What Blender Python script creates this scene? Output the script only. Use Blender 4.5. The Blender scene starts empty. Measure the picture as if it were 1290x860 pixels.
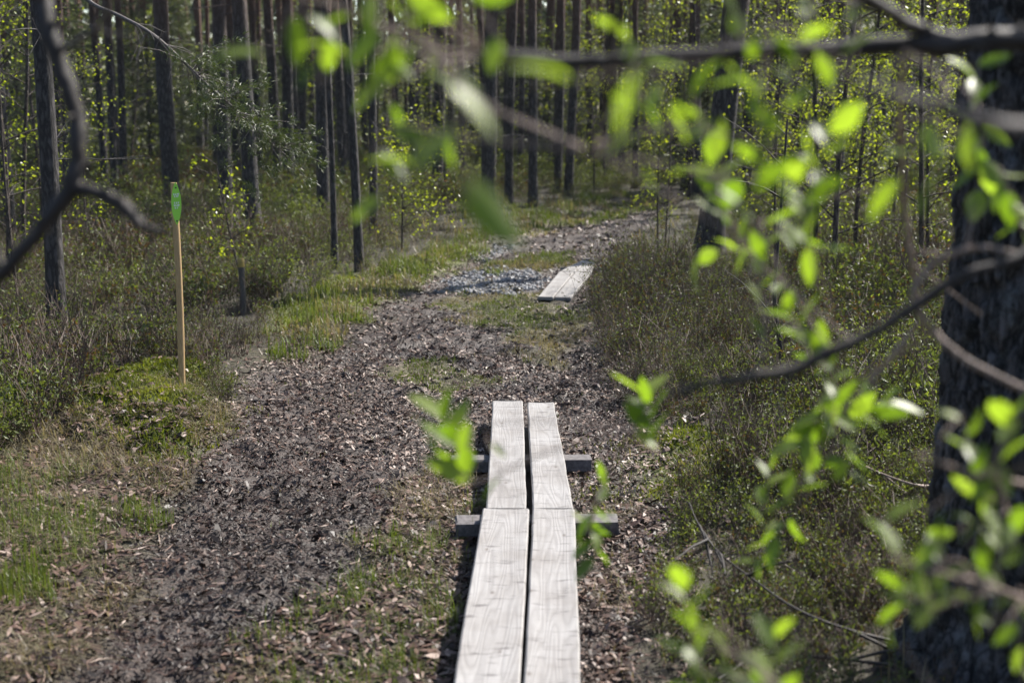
import bpy, math, random
import numpy as np
from mathutils import Vector

# ------------------------------------------------------------------ camera, light, exposure
S = bpy.context.scene
COL = S.collection
F = 1792.0                      # focal length in photo pixels (50 mm on 36 mm, photo 1290 wide)
TH = math.radians(9.5)
CAMZ = 1.75
cam = bpy.data.cameras.new('camera')
cam.lens = 50.0; cam.sensor_width = 36.0
cam.clip_start = 0.05; cam.clip_end = 600
cam.dof.use_dof = True
cam.dof.focus_distance = 7.6
cam.dof.aperture_fstop = 2.6
cam.dof.aperture_blades = 9
cam_o = bpy.data.objects.new('camera', cam); COL.objects.link(cam_o)
cam_o.location = (0, 0, CAMZ)
cam_o.rotation_euler = (math.radians(90) - TH, 0, 0)
S.camera = cam_o

SUN_EL, SUN_AZ = math.radians(46), math.radians(50)      # azimuth to the right of the view direction (+Y)
w = bpy.data.worlds.new('World'); S.world = w; w.use_nodes = True
nt = w.node_tree; bg = nt.nodes['Background']
sky = nt.nodes.new('ShaderNodeTexSky'); sky.sky_type = 'NISHITA'; sky.sun_disc = False
sky.sun_elevation = SUN_EL; sky.sun_rotation = SUN_AZ
nt.links.new(sky.outputs['Color'], bg.inputs['Color'])
bg.inputs['Strength'].default_value = 0.115
sl = bpy.data.lights.new('sun', 'SUN'); sl.energy = 5.0; sl.angle = math.radians(0.53); sl.color = (1.0, 0.95, 0.87)
so = bpy.data.objects.new('sun', sl); COL.objects.link(so)
sd = Vector((math.sin(SUN_AZ) * math.cos(SUN_EL), math.cos(SUN_AZ) * math.cos(SUN_EL), math.sin(SUN_EL)))
so.rotation_euler = sd.to_track_quat('Z', 'Y').to_euler()
so.location = (20, 30, 40)
S.view_settings.view_transform = 'Standard'
S.view_settings.look = 'None'
S.view_settings.exposure = 1.17
S.view_settings.gamma = 1.0
S.view_settings.use_curve_mapping = False
S.cycles.use_denoising = True
S.cycles.max_bounces = 6
S.cycles.diffuse_bounces = 3
S.cycles.glossy_bounces = 2
S.cycles.transmission_bounces = 3
S.cycles.transparent_max_bounces = 4
S.cycles.caustics_reflective = False
S.cycles.caustics_refractive = False

RNG = np.random.default_rng(11)
random.seed(5)
U = RNG.uniform

# ------------------------------------------------------------------ mapping, noise
CT, ST = math.cos(TH), math.sin(TH)
def ray(px, py):
    u = (np.asarray(px, float) - 645) / F; v = (430 - np.asarray(py, float)) / F
    return np.stack([u, CT + v * ST, -ST + v * CT], -1)
def at(px, py, d):                       # a point d metres in front of the camera
    return np.array([0, 0, CAMZ]) + ray(px, py) * np.asarray(d, float)[..., None] if np.ndim(d) else np.array([0, 0, CAMZ]) + ray(px, py) * d
def plane(px, py, z=0.0):
    r = ray(px, py); t = (z - CAMZ) / r[..., 2]
    return np.array([0, 0, CAMZ]) + r * t[..., None] if np.ndim(t) else np.array([0, 0, CAMZ]) + r * t

def _hash(ix, iy, seed):
    n = (ix.astype(np.int64) * 374761393 + iy.astype(np.int64) * 668265263 + seed * 974711) & 0xffffffff
    n = ((n ^ (n >> 13)) * 1274126177) & 0xffffffff
    return ((n ^ (n >> 16)) & 0xffff) / 65535.0
def noise(x, y, s=1.0, seed=0):
    x = np.asarray(x, float) * s; y = np.asarray(y, float) * s
    ix = np.floor(x); iy = np.floor(y); fx = x - ix; fy = y - iy
    fx = fx * fx * (3 - 2 * fx); fy = fy * fy * (3 - 2 * fy)
    a = _hash(ix, iy, seed); b = _hash(ix + 1, iy, seed); c = _hash(ix, iy + 1, seed); d = _hash(ix + 1, iy + 1, seed)
    return (a + (b - a) * fx) * (1 - fy) + (c + (d - c) * fx) * fy - 0.5
def fbm(x, y, s=1.0, seed=0, o=3):
    t = 0; a = 1
    for i in range(o):
        t = t + a * noise(x, y, s, seed + i * 7); s *= 2.1; a *= 0.5
    return t
def sstep(a, b, x):
    t = np.clip((x - a) / (b - a), 0, 1); return t * t * (3 - 2 * t)

def poly(pts): return plane(np.array([p[0] for p in pts]), np.array([p[1] for p in pts]))[:, :2]
def sdist(P, x, y):                      # positive inside
    x = np.asarray(x, float); y = np.asarray(y, float)
    d = np.full(x.shape, 1e9); ins = np.zeros(x.shape, bool)
    for i in range(len(P)):
        ax, ay = P[i]; bx, by = P[(i + 1) % len(P)]
        ex, ey = bx - ax, by - ay
        t = np.clip(((x - ax) * ex + (y - ay) * ey) / (ex * ex + ey * ey + 1e-12), 0, 1)
        d = np.minimum(d, np.hypot(x - ax - t * ex, y - ay - t * ey))
        c = ((ay > y) != (by > y)) & (x < ex * (y - ay) / (ey if abs(ey) > 1e-12 else 1e-12) + ax)
        ins ^= c
    return np.where(ins, d, -d)

PATH = poly([(-120, 1100), (30, 900), (130, 790), (180, 690), (225, 620), (262, 545), (300, 495), (385, 458), (435, 412), (478, 388),
             (540, 352), (600, 325), (625, 306), (700, 280), (765, 263), (825, 247), (880, 243), (880, 250), (842, 260), (812, 287), (775, 318),
             (750, 350), (735, 385), (742, 425), (772, 470), (800, 520), (815, 600), (815, 640), (800, 700), (810, 900), (830, 1100)])
STRIP = poly([(150, 1100), (215, 875), (330, 775), (440, 715), (480, 650), (545, 600), (610, 595), (606, 650), (590, 760), (575, 870), (560, 1100)])
RSTRIP = poly([(730, 660), (800, 635), (860, 640), (840, 720), (820, 800), (800, 900), (800, 1100), (735, 1100), (735, 880)])
LGRASS = poly([(-260, 1100), (-260, 620), (0, 600), (50, 575), (90, 520), (240, 540), (290, 505), (266, 545), (225, 620), (180, 690), (130, 790), (30, 900), (-120, 1100)])
MOSS_L = poly([(85, 560), (110, 505), (170, 475), (260, 490), (272, 520), (240, 580), (120, 600)])
MOSS_L2 = poly([(330, 420), (370, 385), (430, 362), (500, 345), (560, 330), (600, 312), (615, 318), (560, 346), (490, 376), (440, 402), (390, 425)])
MOSS_R = poly([(785, 600), (800, 560), (880, 565), (960, 600), (900, 635), (800, 632)])
GR1 = poly([(478, 470), (505, 445), (560, 452), (615, 478), (600, 495), (520, 490)])
GR2 = poly([(545, 385), (590, 358), (690, 372), (730, 385), (745, 430), (700, 455), (640, 435), (600, 402)])
GR3 = poly([(600, 338), (640, 322), (720, 318), (715, 336), (690, 344), (640, 346)])
GR4 = poly([(640, 300), (660, 286), (740, 272), (800, 252), (850, 246), (850, 252), (800, 268), (720, 288)])
GRAV = poly([(552, 366), (565, 346), (640, 338), (692, 345), (690, 366), (640, 372), (600, 372)])
GRAV2 = poly([(598, 328), (618, 314), (640, 311), (638, 319), (620, 328)])
HALO = poly([(380, 460), (430, 408), (478, 384), (540, 350), (600, 322), (625, 303), (700, 276), (800, 250), (770, 246), (660, 280), (600, 300), (560, 330), (480, 350), (400, 380), (340, 430)])
def msk(P, x, y, soft=0.12, amp=0.25, s=3.0, seed=3):
    return sstep(-soft, soft, sdist(P, x, y) + amp * fbm(x, y, s, seed))

# board outlines (world) are needed by the scatters
ZP = 0.125
def wp(px, py, z=ZP): return plane(px, py, z)
BOARD1 = [wp(571, 860), wp(608, 640), wp(724, 640), wp(731, 860)]
def back(a, b, y):                       # run the line a->b on to depth y
    t = (y - a[1]) / (b[1] - a[1]); return a + (b - a) * t

def height(x, y):
    x = np.asarray(x, float); y = np.asarray(y, float)
    m = sstep(-0.35, 0.25, sdist(PATH, x, y))
    h = 0.10 * fbm(x, y, 0.45, 21) + 0.05 * fbm(x, y, 1.7, 22)
    h = h + 0.06
    h = h * (1 - m) + m * (-0.02 + 0.045 * fbm(x, y, 1.1, 24) + 0.05 * fbm(x, y, 5.0, 25, 2) + 0.05 * np.abs(fbm(x, y, 11.0, 88, 2)) + 0.03 * sstep(8, 6, y) * sstep(-0.1, -0.6, x) * fbm(x, y, 7.0, 89, 2))
    h = h + 0.10 * msk(MOSS_L, x, y, 0.1, 0.1) * (0.4 + 2.2 * np.abs(noise(x, y, 3.6, 31)))
    h = h + 0.05 * msk(MOSS_R, x, y, 0.1, 0.1) * (0.5 + noise(x, y, 4, 32))
    near = sstep(1.1, 0.35, np.abs(x - 0.03)) * sstep(8.6, 7.6, y)
    h = h * (1 - 0.75 * near)
    far = sstep(30, 90, y)
    return h + far * 0.8
def H1(x, y): return float(height(np.array([x]), np.array([y]))[0])
def foot(px, py):
    p = plane(px, py)
    for _ in range(3): p = plane(px, py, H1(p[0], p[1]) * 0.8)
    return p[0], p[1], H1(p[0], p[1])

# ------------------------------------------------------------------ mesh helpers
class Geo:
    def __init__(s): s.V = []; s.Q = []; s.R = []; s.n = 0
    def add(s, V, Q, rnd=0.5):
        V = np.asarray(V, np.float32).reshape(-1, 3); Q = np.asarray(Q, np.int32).reshape(-1, 4)
        s.V.append(V); s.Q.append(Q + s.n); s.n += len(V)
        r = np.empty(len(V), np.float32); r[:] = rnd; s.R.append(r)
    def get(s): return np.concatenate(s.V), np.concatenate(s.Q), np.concatenate(s.R)
def mesh(name, V, Q, R=None, mats=(), smooth=True, extra=None):
    me = bpy.data.meshes.new(name)
    V = np.asarray(V, np.float32); Q = np.asarray(Q, np.int32)
    me.vertices.add(len(V)); me.vertices.foreach_set('co', V.ravel())
    me.loops.add(Q.size); me.loops.foreach_set('vertex_index', Q.ravel())
    me.polygons.add(len(Q)); me.polygons.foreach_set('loop_start', np.arange(len(Q), dtype=np.int32) * 4)
    me.polygons.foreach_set('use_smooth', np.full(len(Q), smooth))
    me.update(calc_edges=True)
    if R is not None:
        a = me.attributes.new('rnd', 'FLOAT', 'POINT'); a.data.foreach_set('value', np.asarray(R, np.float32))
    for k, v in (extra or {}).items():
        a = me.attributes.new(k, 'FLOAT', 'POINT'); a.data.foreach_set('value', np.asarray(v, np.float32))
    for m in mats: me.materials.append(m)
    me.validate()
    return me
def link(name, me, parent=None, loc=None):
    o = bpy.data.objects.new(name, me); COL.objects.link(o)
    if parent: o.parent = parent
    if loc is not None: o.location = loc
    return o
def tag(o, label=None, cat=None, group=None, kind=None):
    if label: o['label'] = label
    if cat: o['category'] = cat
    if group: o['group'] = group
    if kind: o['kind'] = kind
    return o
def empty(name, loc, label, cat, group=None, rz=0.0):
    o = bpy.data.objects.new(name, None); COL.objects.link(o); o.location = loc; o.rotation_euler = (0, 0, rz)
    o.empty_display_size = 0.2
    return tag(o, label, cat, group)
def geo_obj(name, g, mat, parent=None, loc=None, smooth=True):
    V, Q, R = g.get(); return link(name, mesh(name, V, Q, R, [mat], smooth), parent, loc)

def tube(P, r, n=5, cap=True):
    P = np.asarray(P, float); r = np.broadcast_to(np.asarray(r, float), (len(P),))
    T = np.gradient(P, axis=0); T /= np.linalg.norm(T, axis=1)[:, None] + 1e-9
    ref = np.array([0, 0, 1.0]) if abs(T[:, 2]).mean() < 0.8 else np.array([1.0, 0, 0])
    A = np.cross(T, ref); A /= np.linalg.norm(A, axis=1)[:, None] + 1e-9; B = np.cross(T, A)
    t = np.arange(n) * 2 * math.pi / n
    V = P[:, None] + r[:, None, None] * (np.cos(t)[None, :, None] * A[:, None] + np.sin(t)[None, :, None] * B[:, None])
    i = np.arange(len(P) - 1)[:, None] * n; j = np.arange(n)[None]; k = (j + 1) % n
    Q = np.stack([i + j, i + k, i + n + k, i + n + j], -1).reshape(-1, 4)
    return V.reshape(-1, 3), Q
def smoothpath(P, n):                     # Catmull-Rom through the points
    P = np.asarray(P, float); Q = np.vstack([2 * P[0] - P[1], P, 2 * P[-1] - P[-2]])
    out = []
    m = len(P) - 1
    for t in np.linspace(0, m, n):
        i = min(int(t), m - 1); u = t - i
        a, b, c, d = Q[i], Q[i + 1], Q[i + 2], Q[i + 3]
        out.append(0.5 * ((2 * b) + (c - a) * u + (2 * a - 5 * b + 4 * c - d) * u * u + (3 * b - a - 3 * c + d) * u ** 3))
    return np.array(out)
def unit(v): return v / (np.linalg.norm(v, axis=-1, keepdims=True) + 1e-9)
def rdir(n, zlo=-1, zhi=1):
    z = U(zlo, zhi, n); a = U(0, 2 * math.pi, n); r = np.sqrt(np.maximum(0, 1 - z * z))
    return np.stack([r * np.cos(a), r * np.sin(a), z], -1)
def rhombs(P, D, L, W, fold=0.25):        # leaf-sized folded rhombs: base, side, tip, side
    n = len(P); D = unit(D); S_ = unit(np.cross(D, rdir(n))); N = np.cross(S_, D)
    L = np.broadcast_to(L, (n,))[:, None]; W = np.broadcast_to(W, (n,))[:, None]
    m = P + D * L * 0.45 + N * W * fold
    V = np.stack([P, m + S_ * W * 0.5, P + D * L, m - S_ * W * 0.5], 1)
    return V.reshape(-1, 3), np.arange(n * 4).reshape(-1, 4)
def tile(V, Q, R, pos, rz, sc, rr=None, squash=None):
    n = len(pos); c, s = np.cos(rz), np.sin(rz)
    sc = np.broadcast_to(sc, (n,)); sz = sc if squash is None else sc * squash
    X = V[None, :, 0] * sc[:, None]; Y = V[None, :, 1] * sc[:, None]
    W = np.stack([X * c[:, None] - Y * s[:, None] + pos[:, 0:1], X * s[:, None] + Y * c[:, None] + pos[:, 1:2], V[None, :, 2] * sz[:, None] + pos[:, 2:3]], -1)
    QQ = Q[None] + (np.arange(n) * len(V))[:, None, None]
    RR = np.broadcast_to(R[None], (n, len(V)))
    if rr is not None: RR = np.clip(RR + rr[:, None], 0, 1)
    return W.reshape(-1, 3), QQ.reshape(-1, 4), RR.reshape(-1)

# ------------------------------------------------------------------ materials
def mat(name):
    m = bpy.data.materials.new(name); m.use_nodes = True
    t = m.node_tree; t.nodes.clear()
    out = t.nodes.new('ShaderNodeOutputMaterial'); return m, t, out
def N(t, typ, **kw):
    n = t.nodes.new(typ)
    for k, v in kw.items():
        if k in n.inputs: n.inputs[k].default_value = v
        else: setattr(n, k, v)
    return n
def ramp(t, fac, stops):
    r = t.nodes.new('ShaderNodeValToRGB'); e = r.color_ramp.elements
    while len(e) > 1: e.remove(e[-1])
    e[0].position = stops[0][0]; e[0].color = (*stops[0][1], 1)
    for p, c in stops[1:]:
        x = e.new(p); x.color = (*c, 1)
    t.links.new(fac, r.inputs['Fac']); return r.outputs['Color']
def leafmat(name, stops, trans=0.45, rough=0.45, tcol=(1.5, 1.6, 0.5), spec=0.5):
    m, t, out = mat(name); L = t.links.new
    a = N(t, 'ShaderNodeAttribute', attribute_name='rnd')
    c = ramp(t, a.outputs['Fac'], stops)
    p = N(t, 'ShaderNodeBsdfPrincipled', Roughness=rough); p.inputs['Specular IOR Level'].default_value = spec
    L(c, p.inputs['Base Color'])
    if trans > 0:
        x = N(t, 'ShaderNodeMix', data_type='RGBA', blend_type='MULTIPLY'); x.inputs[0].default_value = 1
        L(c, x.inputs[6]); x.inputs[7].default_value = (*tcol, 1)
        tr = N(t, 'ShaderNodeBsdfTranslucent'); L(x.outputs[2], tr.inputs['Color'])
        mx = N(t, 'ShaderNodeMixShader'); mx.inputs[0].default_value = trans
        L(p.outputs[0], mx.inputs[1]); L(tr.outputs[0], mx.inputs[2]); L(mx.outputs[0], out.inputs[0])
    else: L(p.outputs[0], out.inputs[0])
    return m
def barkmat(name, dark, light, upper=None, hz=(3.0, 6.0), scale=14.0, lichen=None, bump=0.6):
    m, t, out = mat(name); L = t.links.new
    tc = N(t, 'ShaderNodeTexCoord'); mp = N(t, 'ShaderNodeMapping'); mp.inputs['Scale'].default_value = (1, 1, 0.3)
    L(tc.outputs['Object'], mp.inputs[0])
    v = N(t, 'ShaderNodeTexVoronoi', Scale=scale); v.feature = 'DISTANCE_TO_EDGE'; 
    ns = N(t, 'ShaderNodeTexNoise', Scale=scale * 1.2, Detail=6.0, Roughness=0.65)
    ad = N(t, 'ShaderNodeVectorMath', operation='MULTIPLY_ADD'); L(ns.outputs['Color'], ad.inputs[0]); ad.inputs[1].default_value = (0.08, 0.08, 0.08); L(mp.outputs[0], ad.inputs[2])
    L(mp.outputs[0], ns.inputs['Vector']); L(ad.outputs[0], v.inputs['Vector'])
    mu = N(t, 'ShaderNodeMath', operation='MULTIPLY'); L(v.outputs['Distance'], mu.inputs[0]); mu.inputs[1].default_value = 2.5
    mu2 = N(t, 'ShaderNodeMath', operation='MULTIPLY'); L(mu.outputs[0], mu2.inputs[0]); L(ns.outputs['Fac'], mu2.inputs[1])
    c = ramp(t, mu2.outputs[0], [(0.03, dark), (0.25, tuple(0.5 * (a + b) for a, b in zip(dark, light))), (0.6, light)])
    if lichen:
        n2 = N(t, 'ShaderNodeTexNoise', Scale=9.0, Detail=5.0, Roughness=0.7); L(tc.outputs['Object'], n2.inputs['Vector'])
        f = ramp(t, n2.outputs['Fac'], [(0.55, (0, 0, 0)), (0.68, (0.6, 0.6, 0.6))])
        x = N(t, 'ShaderNodeMix', data_type='RGBA'); L(f, x.inputs[0]); L(c, x.inputs[6]); x.inputs[7].default_value = (*lichen, 1); c = x.outputs[2]
    if upper:
        sp = N(t, 'ShaderNodeSeparateXYZ'); L(tc.outputs['Object'], sp.inputs[0])
        r = N(t, 'ShaderNodeMapRange'); L(sp.outputs['Z'], r.inputs[0]); r.inputs[1].default_value = hz[0]; r.inputs[2].default_value = hz[1]
        x = N(t, 'ShaderNodeMix', data_type='RGBA'); L(r.outputs[0], x.inputs[0]); L(c, x.inputs[6]); x.inputs[7].default_value = (*upper, 1); c = x.outputs[2]
    p = N(t, 'ShaderNodeBsdfPrincipled', Roughness=0.85); L(c, p.inputs['Base Color'])
    b = N(t, 'ShaderNodeBump', Strength=bump, Distance=0.02); L(mu2.outputs[0], b.inputs['Height']); L(b.outputs[0], p.inputs['Normal'])
    L(p.outputs[0], out.inputs[0]); return m
def plainmat(name, col, rough=0.6, var=0.15, scale=20, stretch=(1, 1, 1)):
    m, t, out = mat(name); L = t.links.new
    tc = N(t, 'ShaderNodeTexCoord'); mp = N(t, 'ShaderNodeMapping'); mp.inputs['Scale'].default_value = stretch; L(tc.outputs['Object'], mp.inputs[0])
    ns = N(t, 'ShaderNodeTexNoise', Scale=scale, Detail=5.0); L(mp.outputs[0], ns.inputs['Vector'])
    c = ramp(t, ns.outputs['Fac'], [(0.3, tuple(k * (1 - var) for k in col)), (0.7, tuple(min(1, k * (1 + var)) for k in col))])
    p = N(t, 'ShaderNodeBsdfPrincipled', Roughness=rough); L(c, p.inputs['Base Color'])
    b = N(t, 'ShaderNodeBump', Strength=0.3, Distance=0.004); L(ns.outputs['Fac'], b.inputs['Height']); L(b.outputs[0], p.inputs['Normal'])
    L(p.outputs[0], out.inputs[0]); return m
def woodmat():
    m, t, out = mat('weathered_plank'); L = t.links.new
    tc = N(t, 'ShaderNodeTexCoord')
    oi = N(t, 'ShaderNodeObjectInfo')
    off = N(t, 'ShaderNodeVectorMath', operation='MULTIPLY_ADD')
    L(oi.outputs['Random'], off.inputs[0]); off.inputs[1].default_value = (7, 13, 3); L(tc.outputs['Object'], off.inputs[2])
    mp = N(t, 'ShaderNodeMapping'); mp.inputs['Scale'].default_value = (1, 0.07, 1); L(off.outputs[0], mp.inputs[0])
    n1 = N(t, 'ShaderNodeTexNoise', Scale=9.0, Detail=2.0); L(mp.outputs[0], n1.inputs['Vector'])
    ma = N(t, 'ShaderNodeMath', operation='MULTIPLY'); L(n1.outputs['Fac'], ma.inputs[0]); ma.inputs[1].default_value = 38.0
    si = N(t, 'ShaderNodeMath', operation='PINGPONG'); L(ma.outputs[0], si.inputs[0]); si.inputs[1].default_value = 1.0
    fine = N(t, 'ShaderNodeTexNoise', Scale=160.0, Detail=3.0); L(mp.outputs[0], fine.inputs['Vector'])
    big = N(t, 'ShaderNodeTexNoise', Scale=5.0, Detail=4.0, Roughness=0.6); L(off.outputs[0], big.inputs['Vector'])
    # dark short checks across the board
    mp2 = N(t, 'ShaderNodeMapping'); mp2.inputs['Scale'].default_value = (10, 46, 1); mp2.inputs['Rotation'].default_value = (0, 0, 0.15); L(off.outputs[0], mp2.inputs[0])
    ck = N(t, 'ShaderNodeTexNoise', Scale=1.0, Detail=4.0, Roughness=0.6); L(mp2.outputs[0], ck.inputs['Vector'])
    ckr = ramp(t, ck.outputs['Fac'], [(0.58, (0, 0, 0)), (0.70, (1, 1, 1))])
    # knots
    mp3 = N(t, 'ShaderNodeMapping'); mp3.inputs['Scale'].default_value = (9, 4.5, 1); L(off.outputs[0], mp3.inputs[0])
    vo = N(t, 'ShaderNodeTexVoronoi', Scale=1.0); L(mp3.outputs[0], vo.inputs['Vector'])
    kn = ramp(t, vo.outputs['Distance'], [(0.04, (1, 1, 1)), (0.09, (0, 0, 0))])
    c = ramp(t, si.outputs[0], [(0.0, (0.245, 0.234, 0.228)), (0.45, (0.29, 0.279, 0.272)), (1.0, (0.312, 0.301, 0.294))])
    def mixc(fac, a, col, mode='MIX', k=1.0):
        x = N(t, 'ShaderNodeMix', data_type='RGBA', blend_type=mode)
        f = N(t, 'ShaderNodeMath', operation='MULTIPLY'); L(fac, f.inputs[0]); f.inputs[1].default_value = k
        L(f.outputs[0], x.inputs[0]); L(a, x.inputs[6]); x.inputs[7].default_value = (*col, 1); return x.outputs[2]
    bgf = ramp(t, big.outputs['Fac'], [(0.35, (0, 0, 0)), (0.7, (1, 1, 1))])
    c = mixc(bgf, c, (0.15, 0.13, 0.115), 'MIX', 0.5)
    c = mixc(fine.outputs['Fac'], c, (0.75, 0.74, 0.74), 'MULTIPLY', 0.5)
    c = mixc(ckr, c, (0.075, 0.065, 0.065), 'MIX', 0.85)
    c = mixc(kn, c, (0.10, 0.08, 0.07), 'MIX', 0.7)
    p = N(t, 'ShaderNodeBsdfPrincipled', Roughness=0.62); L(c, p.inputs['Base Color'])
    b = N(t, 'ShaderNodeBump', Strength=0.3, Distance=0.002)
    hh = N(t, 'ShaderNodeMath', operation='SUBTRACT'); L(si.outputs[0], hh.inputs[0]); L(ckr, hh.inputs[1])
    L(hh.outputs[0], b.inputs['Height']); L(b.outputs[0], p.inputs['Normal'])
    L(p.outputs[0], out.inputs[0]); return m

M_plank = woodmat()
M_sleeper = plainmat('old_sleeper', (0.10, 0.09, 0.09), 0.7, 0.5, 14, (4, 4, 4))
M_bark = barkmat('pine_bark', (0.013, 0.012, 0.012), (0.085, 0.076, 0.076), (0.17, 0.075, 0.04), (2.2, 6.0), 22.0)
M_bark_big = barkmat('pine_bark_thick', (0.012, 0.011, 0.011), (0.13, 0.12, 0.125), None, scale=26.0, lichen=(0.20, 0.21, 0.215), bump=0.9)
M_birchbark = barkmat('birch_bark', (0.02, 0.015, 0.012), (0.13, 0.10, 0.085), None, scale=30.0)
M_twig = plainmat('grey_twig', (0.10, 0.085, 0.078), 0.75, 0.5, 60)
M_limb = plainmat('dark_limb', (0.022, 0.016, 0.014), 0.7, 0.45, 60)
M_tan = plainmat('tan_twig', (0.22, 0.16, 0.13), 0.7, 0.3, 60)
M_needle = leafmat('pine_needles', [(0, (0.022, 0.035, 0.012)), (0.6, (0.045, 0.065, 0.022)), (1, (0.085, 0.10, 0.04))], 0.25, 0.5)
M_spruce = leafmat('spruce_needles', [(0, (0.05, 0.06, 0.03)), (0.6, (0.10, 0.12, 0.055)), (1, (0.16, 0.18, 0.08))], 0.4, 0.5, (1.2, 1.25, 0.8))
M_birch = leafmat('birch_leaves', [(0, (0.10, 0.13, 0.02)), (0.5, (0.17, 0.21, 0.03)), (1, (0.25, 0.28, 0.045))], 0.6, 0.34, (1.6, 1.6, 0.5))
M_willow = leafmat('willow_leaves', [(0, (0.10, 0.15, 0.025)), (0.5, (0.16, 0.22, 0.04)), (1, (0.25, 0.31, 0.07))], 0.55, 0.42, (1.5, 1.75, 0.45), 0.55)
M_shrub = leafmat('heath_leaves', [(0, (0.10, 0.05, 0.03)), (0.15, (0.085, 0.06, 0.035)), (0.3, (0.060, 0.070, 0.028)), (0.7, (0.095, 0.115, 0.042)), (0.9, (0.135, 0.16, 0.05)), (1, (0.20, 0.23, 0.06))], 0.38, 0.50, spec=0.32)
M_stem = leafmat('heath_stems', [(0, (0.06, 0.035, 0.025)), (1, (0.13, 0.09, 0.065))], 0.0, 0.7)
M_grass = leafmat('grass_blades', [(0, (0.17, 0.135, 0.09)), (0.3, (0.24, 0.20, 0.13)), (0.5, (0.15, 0.14, 0.07)), (0.62, (0.085, 0.11, 0.022)), (1, (0.12, 0.165, 0.03))], 0.4, 0.5, (1.3, 1.3, 0.6))
M_moss = leafmat('moss_tips', [(0, (0.075, 0.07, 0.022)), (0.3, (0.08, 0.10, 0.014)), (0.65, (0.15, 0.18, 0.02)), (1, (0.24, 0.26, 0.04))], 0.35, 0.6, (1.3, 1.3, 0.5))
M_litter = leafmat('leaf_litter', [(0, (0.010, 0.006, 0.005)), (0.35, (0.040, 0.022, 0.016)), (0.7, (0.110, 0.064, 0.047)), (0.9, (0.18, 0.12, 0.095)), (1, (0.29, 0.22, 0.18))], 0.0, 0.52, spec=0.32)
M_pebble = leafmat('wet_stones', [(0, (0.07, 0.07, 0.072)), (1, (0.26, 0.26, 0.27))], 0.0, 0.55, spec=0.35)

def groundmat():
    m, t, out = mat('forest_floor'); L = t.links.new
    tc = N(t, 'ShaderNodeTexCoord')
    def ns(s, d=6.0, r=0.6):
        n = N(t, 'ShaderNodeTexNoise', Scale=s, Detail=d, Roughness=r); L(tc.outputs['Object'], n.inputs['Vector']); return n.outputs['Fac']
    fine, mid, big = ns(60), ns(9), ns(1.4)
    soil = ramp(t, mid, [(0.3, (0.02, 0.016, 0.01)), (0.6, (0.042, 0.036, 0.019)), (0.75, (0.06, 0.055, 0.022))])
    mud = ramp(t, fine, [(0.3, (0.016, 0.011, 0.010)), (0.55, (0.042, 0.028, 0.023)), (0.75, (0.085, 0.058, 0.047))])
    gr = ramp(t, fine, [(0.3, (0.04, 0.035, 0.016)), (0.6, (0.085, 0.075, 0.03)), (0.75, (0.13, 0.11, 0.05))])
    ms = ramp(t, fine, [(0.3, (0.05, 0.06, 0.012)), (0.7, (0.12, 0.14, 0.02))])
    gv = ramp(t, fine, [(0.3, (0.04, 0.04, 0.042)), (0.7, (0.22, 0.22, 0.24))])
    c = soil
    for k, x in (('mud', mud), ('grassy', gr), ('mossy', ms), ('stony', gv)):
        a = N(t, 'ShaderNodeAttribute', attribute_name=k)
        mx = N(t, 'ShaderNodeMix', data_type='RGBA'); L(a.outputs['Fac'], mx.inputs[0]); L(c, mx.inputs[6]); L(x, mx.inputs[7]); c = mx.outputs[2]
    p = N(t, 'ShaderNodeBsdfPrincipled'); L(c, p.inputs['Base Color'])
    am = N(t, 'ShaderNodeAttribute', attribute_name='wet')
    r = N(t, 'ShaderNodeMapRange'); L(am.outputs['Fac'], r.inputs[0]); r.inputs[3].default_value = 0.85; r.inputs[4].default_value = 0.42
    L(r.outputs[0], p.inputs['Roughness'])
    b = N(t, 'ShaderNodeBump', Strength=0.8, Distance=0.02); L(fine, b.inputs['Height']); L(b.outputs[0], p.inputs['Normal'])
    L(p.outputs[0], out.inputs[0]); return m
M_ground = groundmat()

# ------------------------------------------------------------------ ground
def axis(fine_lo, fine_hi, step, lo, hi, g=1.10):
    a = list(np.arange(fine_lo, fine_hi + 1e-6, step)); s = step; x = a[-1]
    while x < hi: s *= g; x += s; a.append(x)
    s = step; x = a[0]; b = []
    while x > lo: s *= g; x -= s; b.append(x)
    return np.array(b[::-1] + a)
gx = axis(-3.6, 3.6, 0.035, -118, 118); gy = axis(3.0, 14.0, 0.035, -100, 118, 1.06)
X, Y = np.meshgrid(gx, gy); xf, yf = X.ravel(), Y.ravel()
zf = height(xf, yf)
m_path = msk(PATH, xf, yf, 0.10, 0.22)
m_strip = msk(STRIP, xf, yf, 0.10, 0.3)
m_r = msk(RSTRIP, xf, yf, 0.1, 0.2)
m_lg = msk(LGRASS, xf, yf, 0.15, 0.3)
m_moss = np.maximum.reduce([msk(MOSS_L, xf, yf), msk(MOSS_L2, xf, yf), msk(MOSS_R, xf, yf)])
m_gr = np.maximum.reduce([msk(g, xf, yf, 0.12, 0.35) for g in (GR1, GR2, GR3, GR4)])
m_halo = msk(HALO, xf, yf, 0.3, 0.5)
m_gv = np.maximum(msk(GRAV, xf, yf, 0.1, 0.3), msk(GRAV2, xf, yf, 0.1, 0.3))
grassy = np.clip(np.maximum.reduce([m_strip * 0.6, m_gr * 0.85, m_lg * 0.7, m_halo * 0.7]), 0, 1)
wet = m_path * (1 - grassy) * np.clip(0.55 + 1.1 * fbm(xf, yf, 0.9, 77), 0.1, 1)
nx, ny = len(gx), len(gy)
i = np.arange(ny - 1)[:, None] * nx; j = np.arange(nx - 1)[None]
GQ = np.stack([i + j, i + j + 1, i + nx + j + 1, i + nx + j], -1).reshape(-1, 4)
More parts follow.
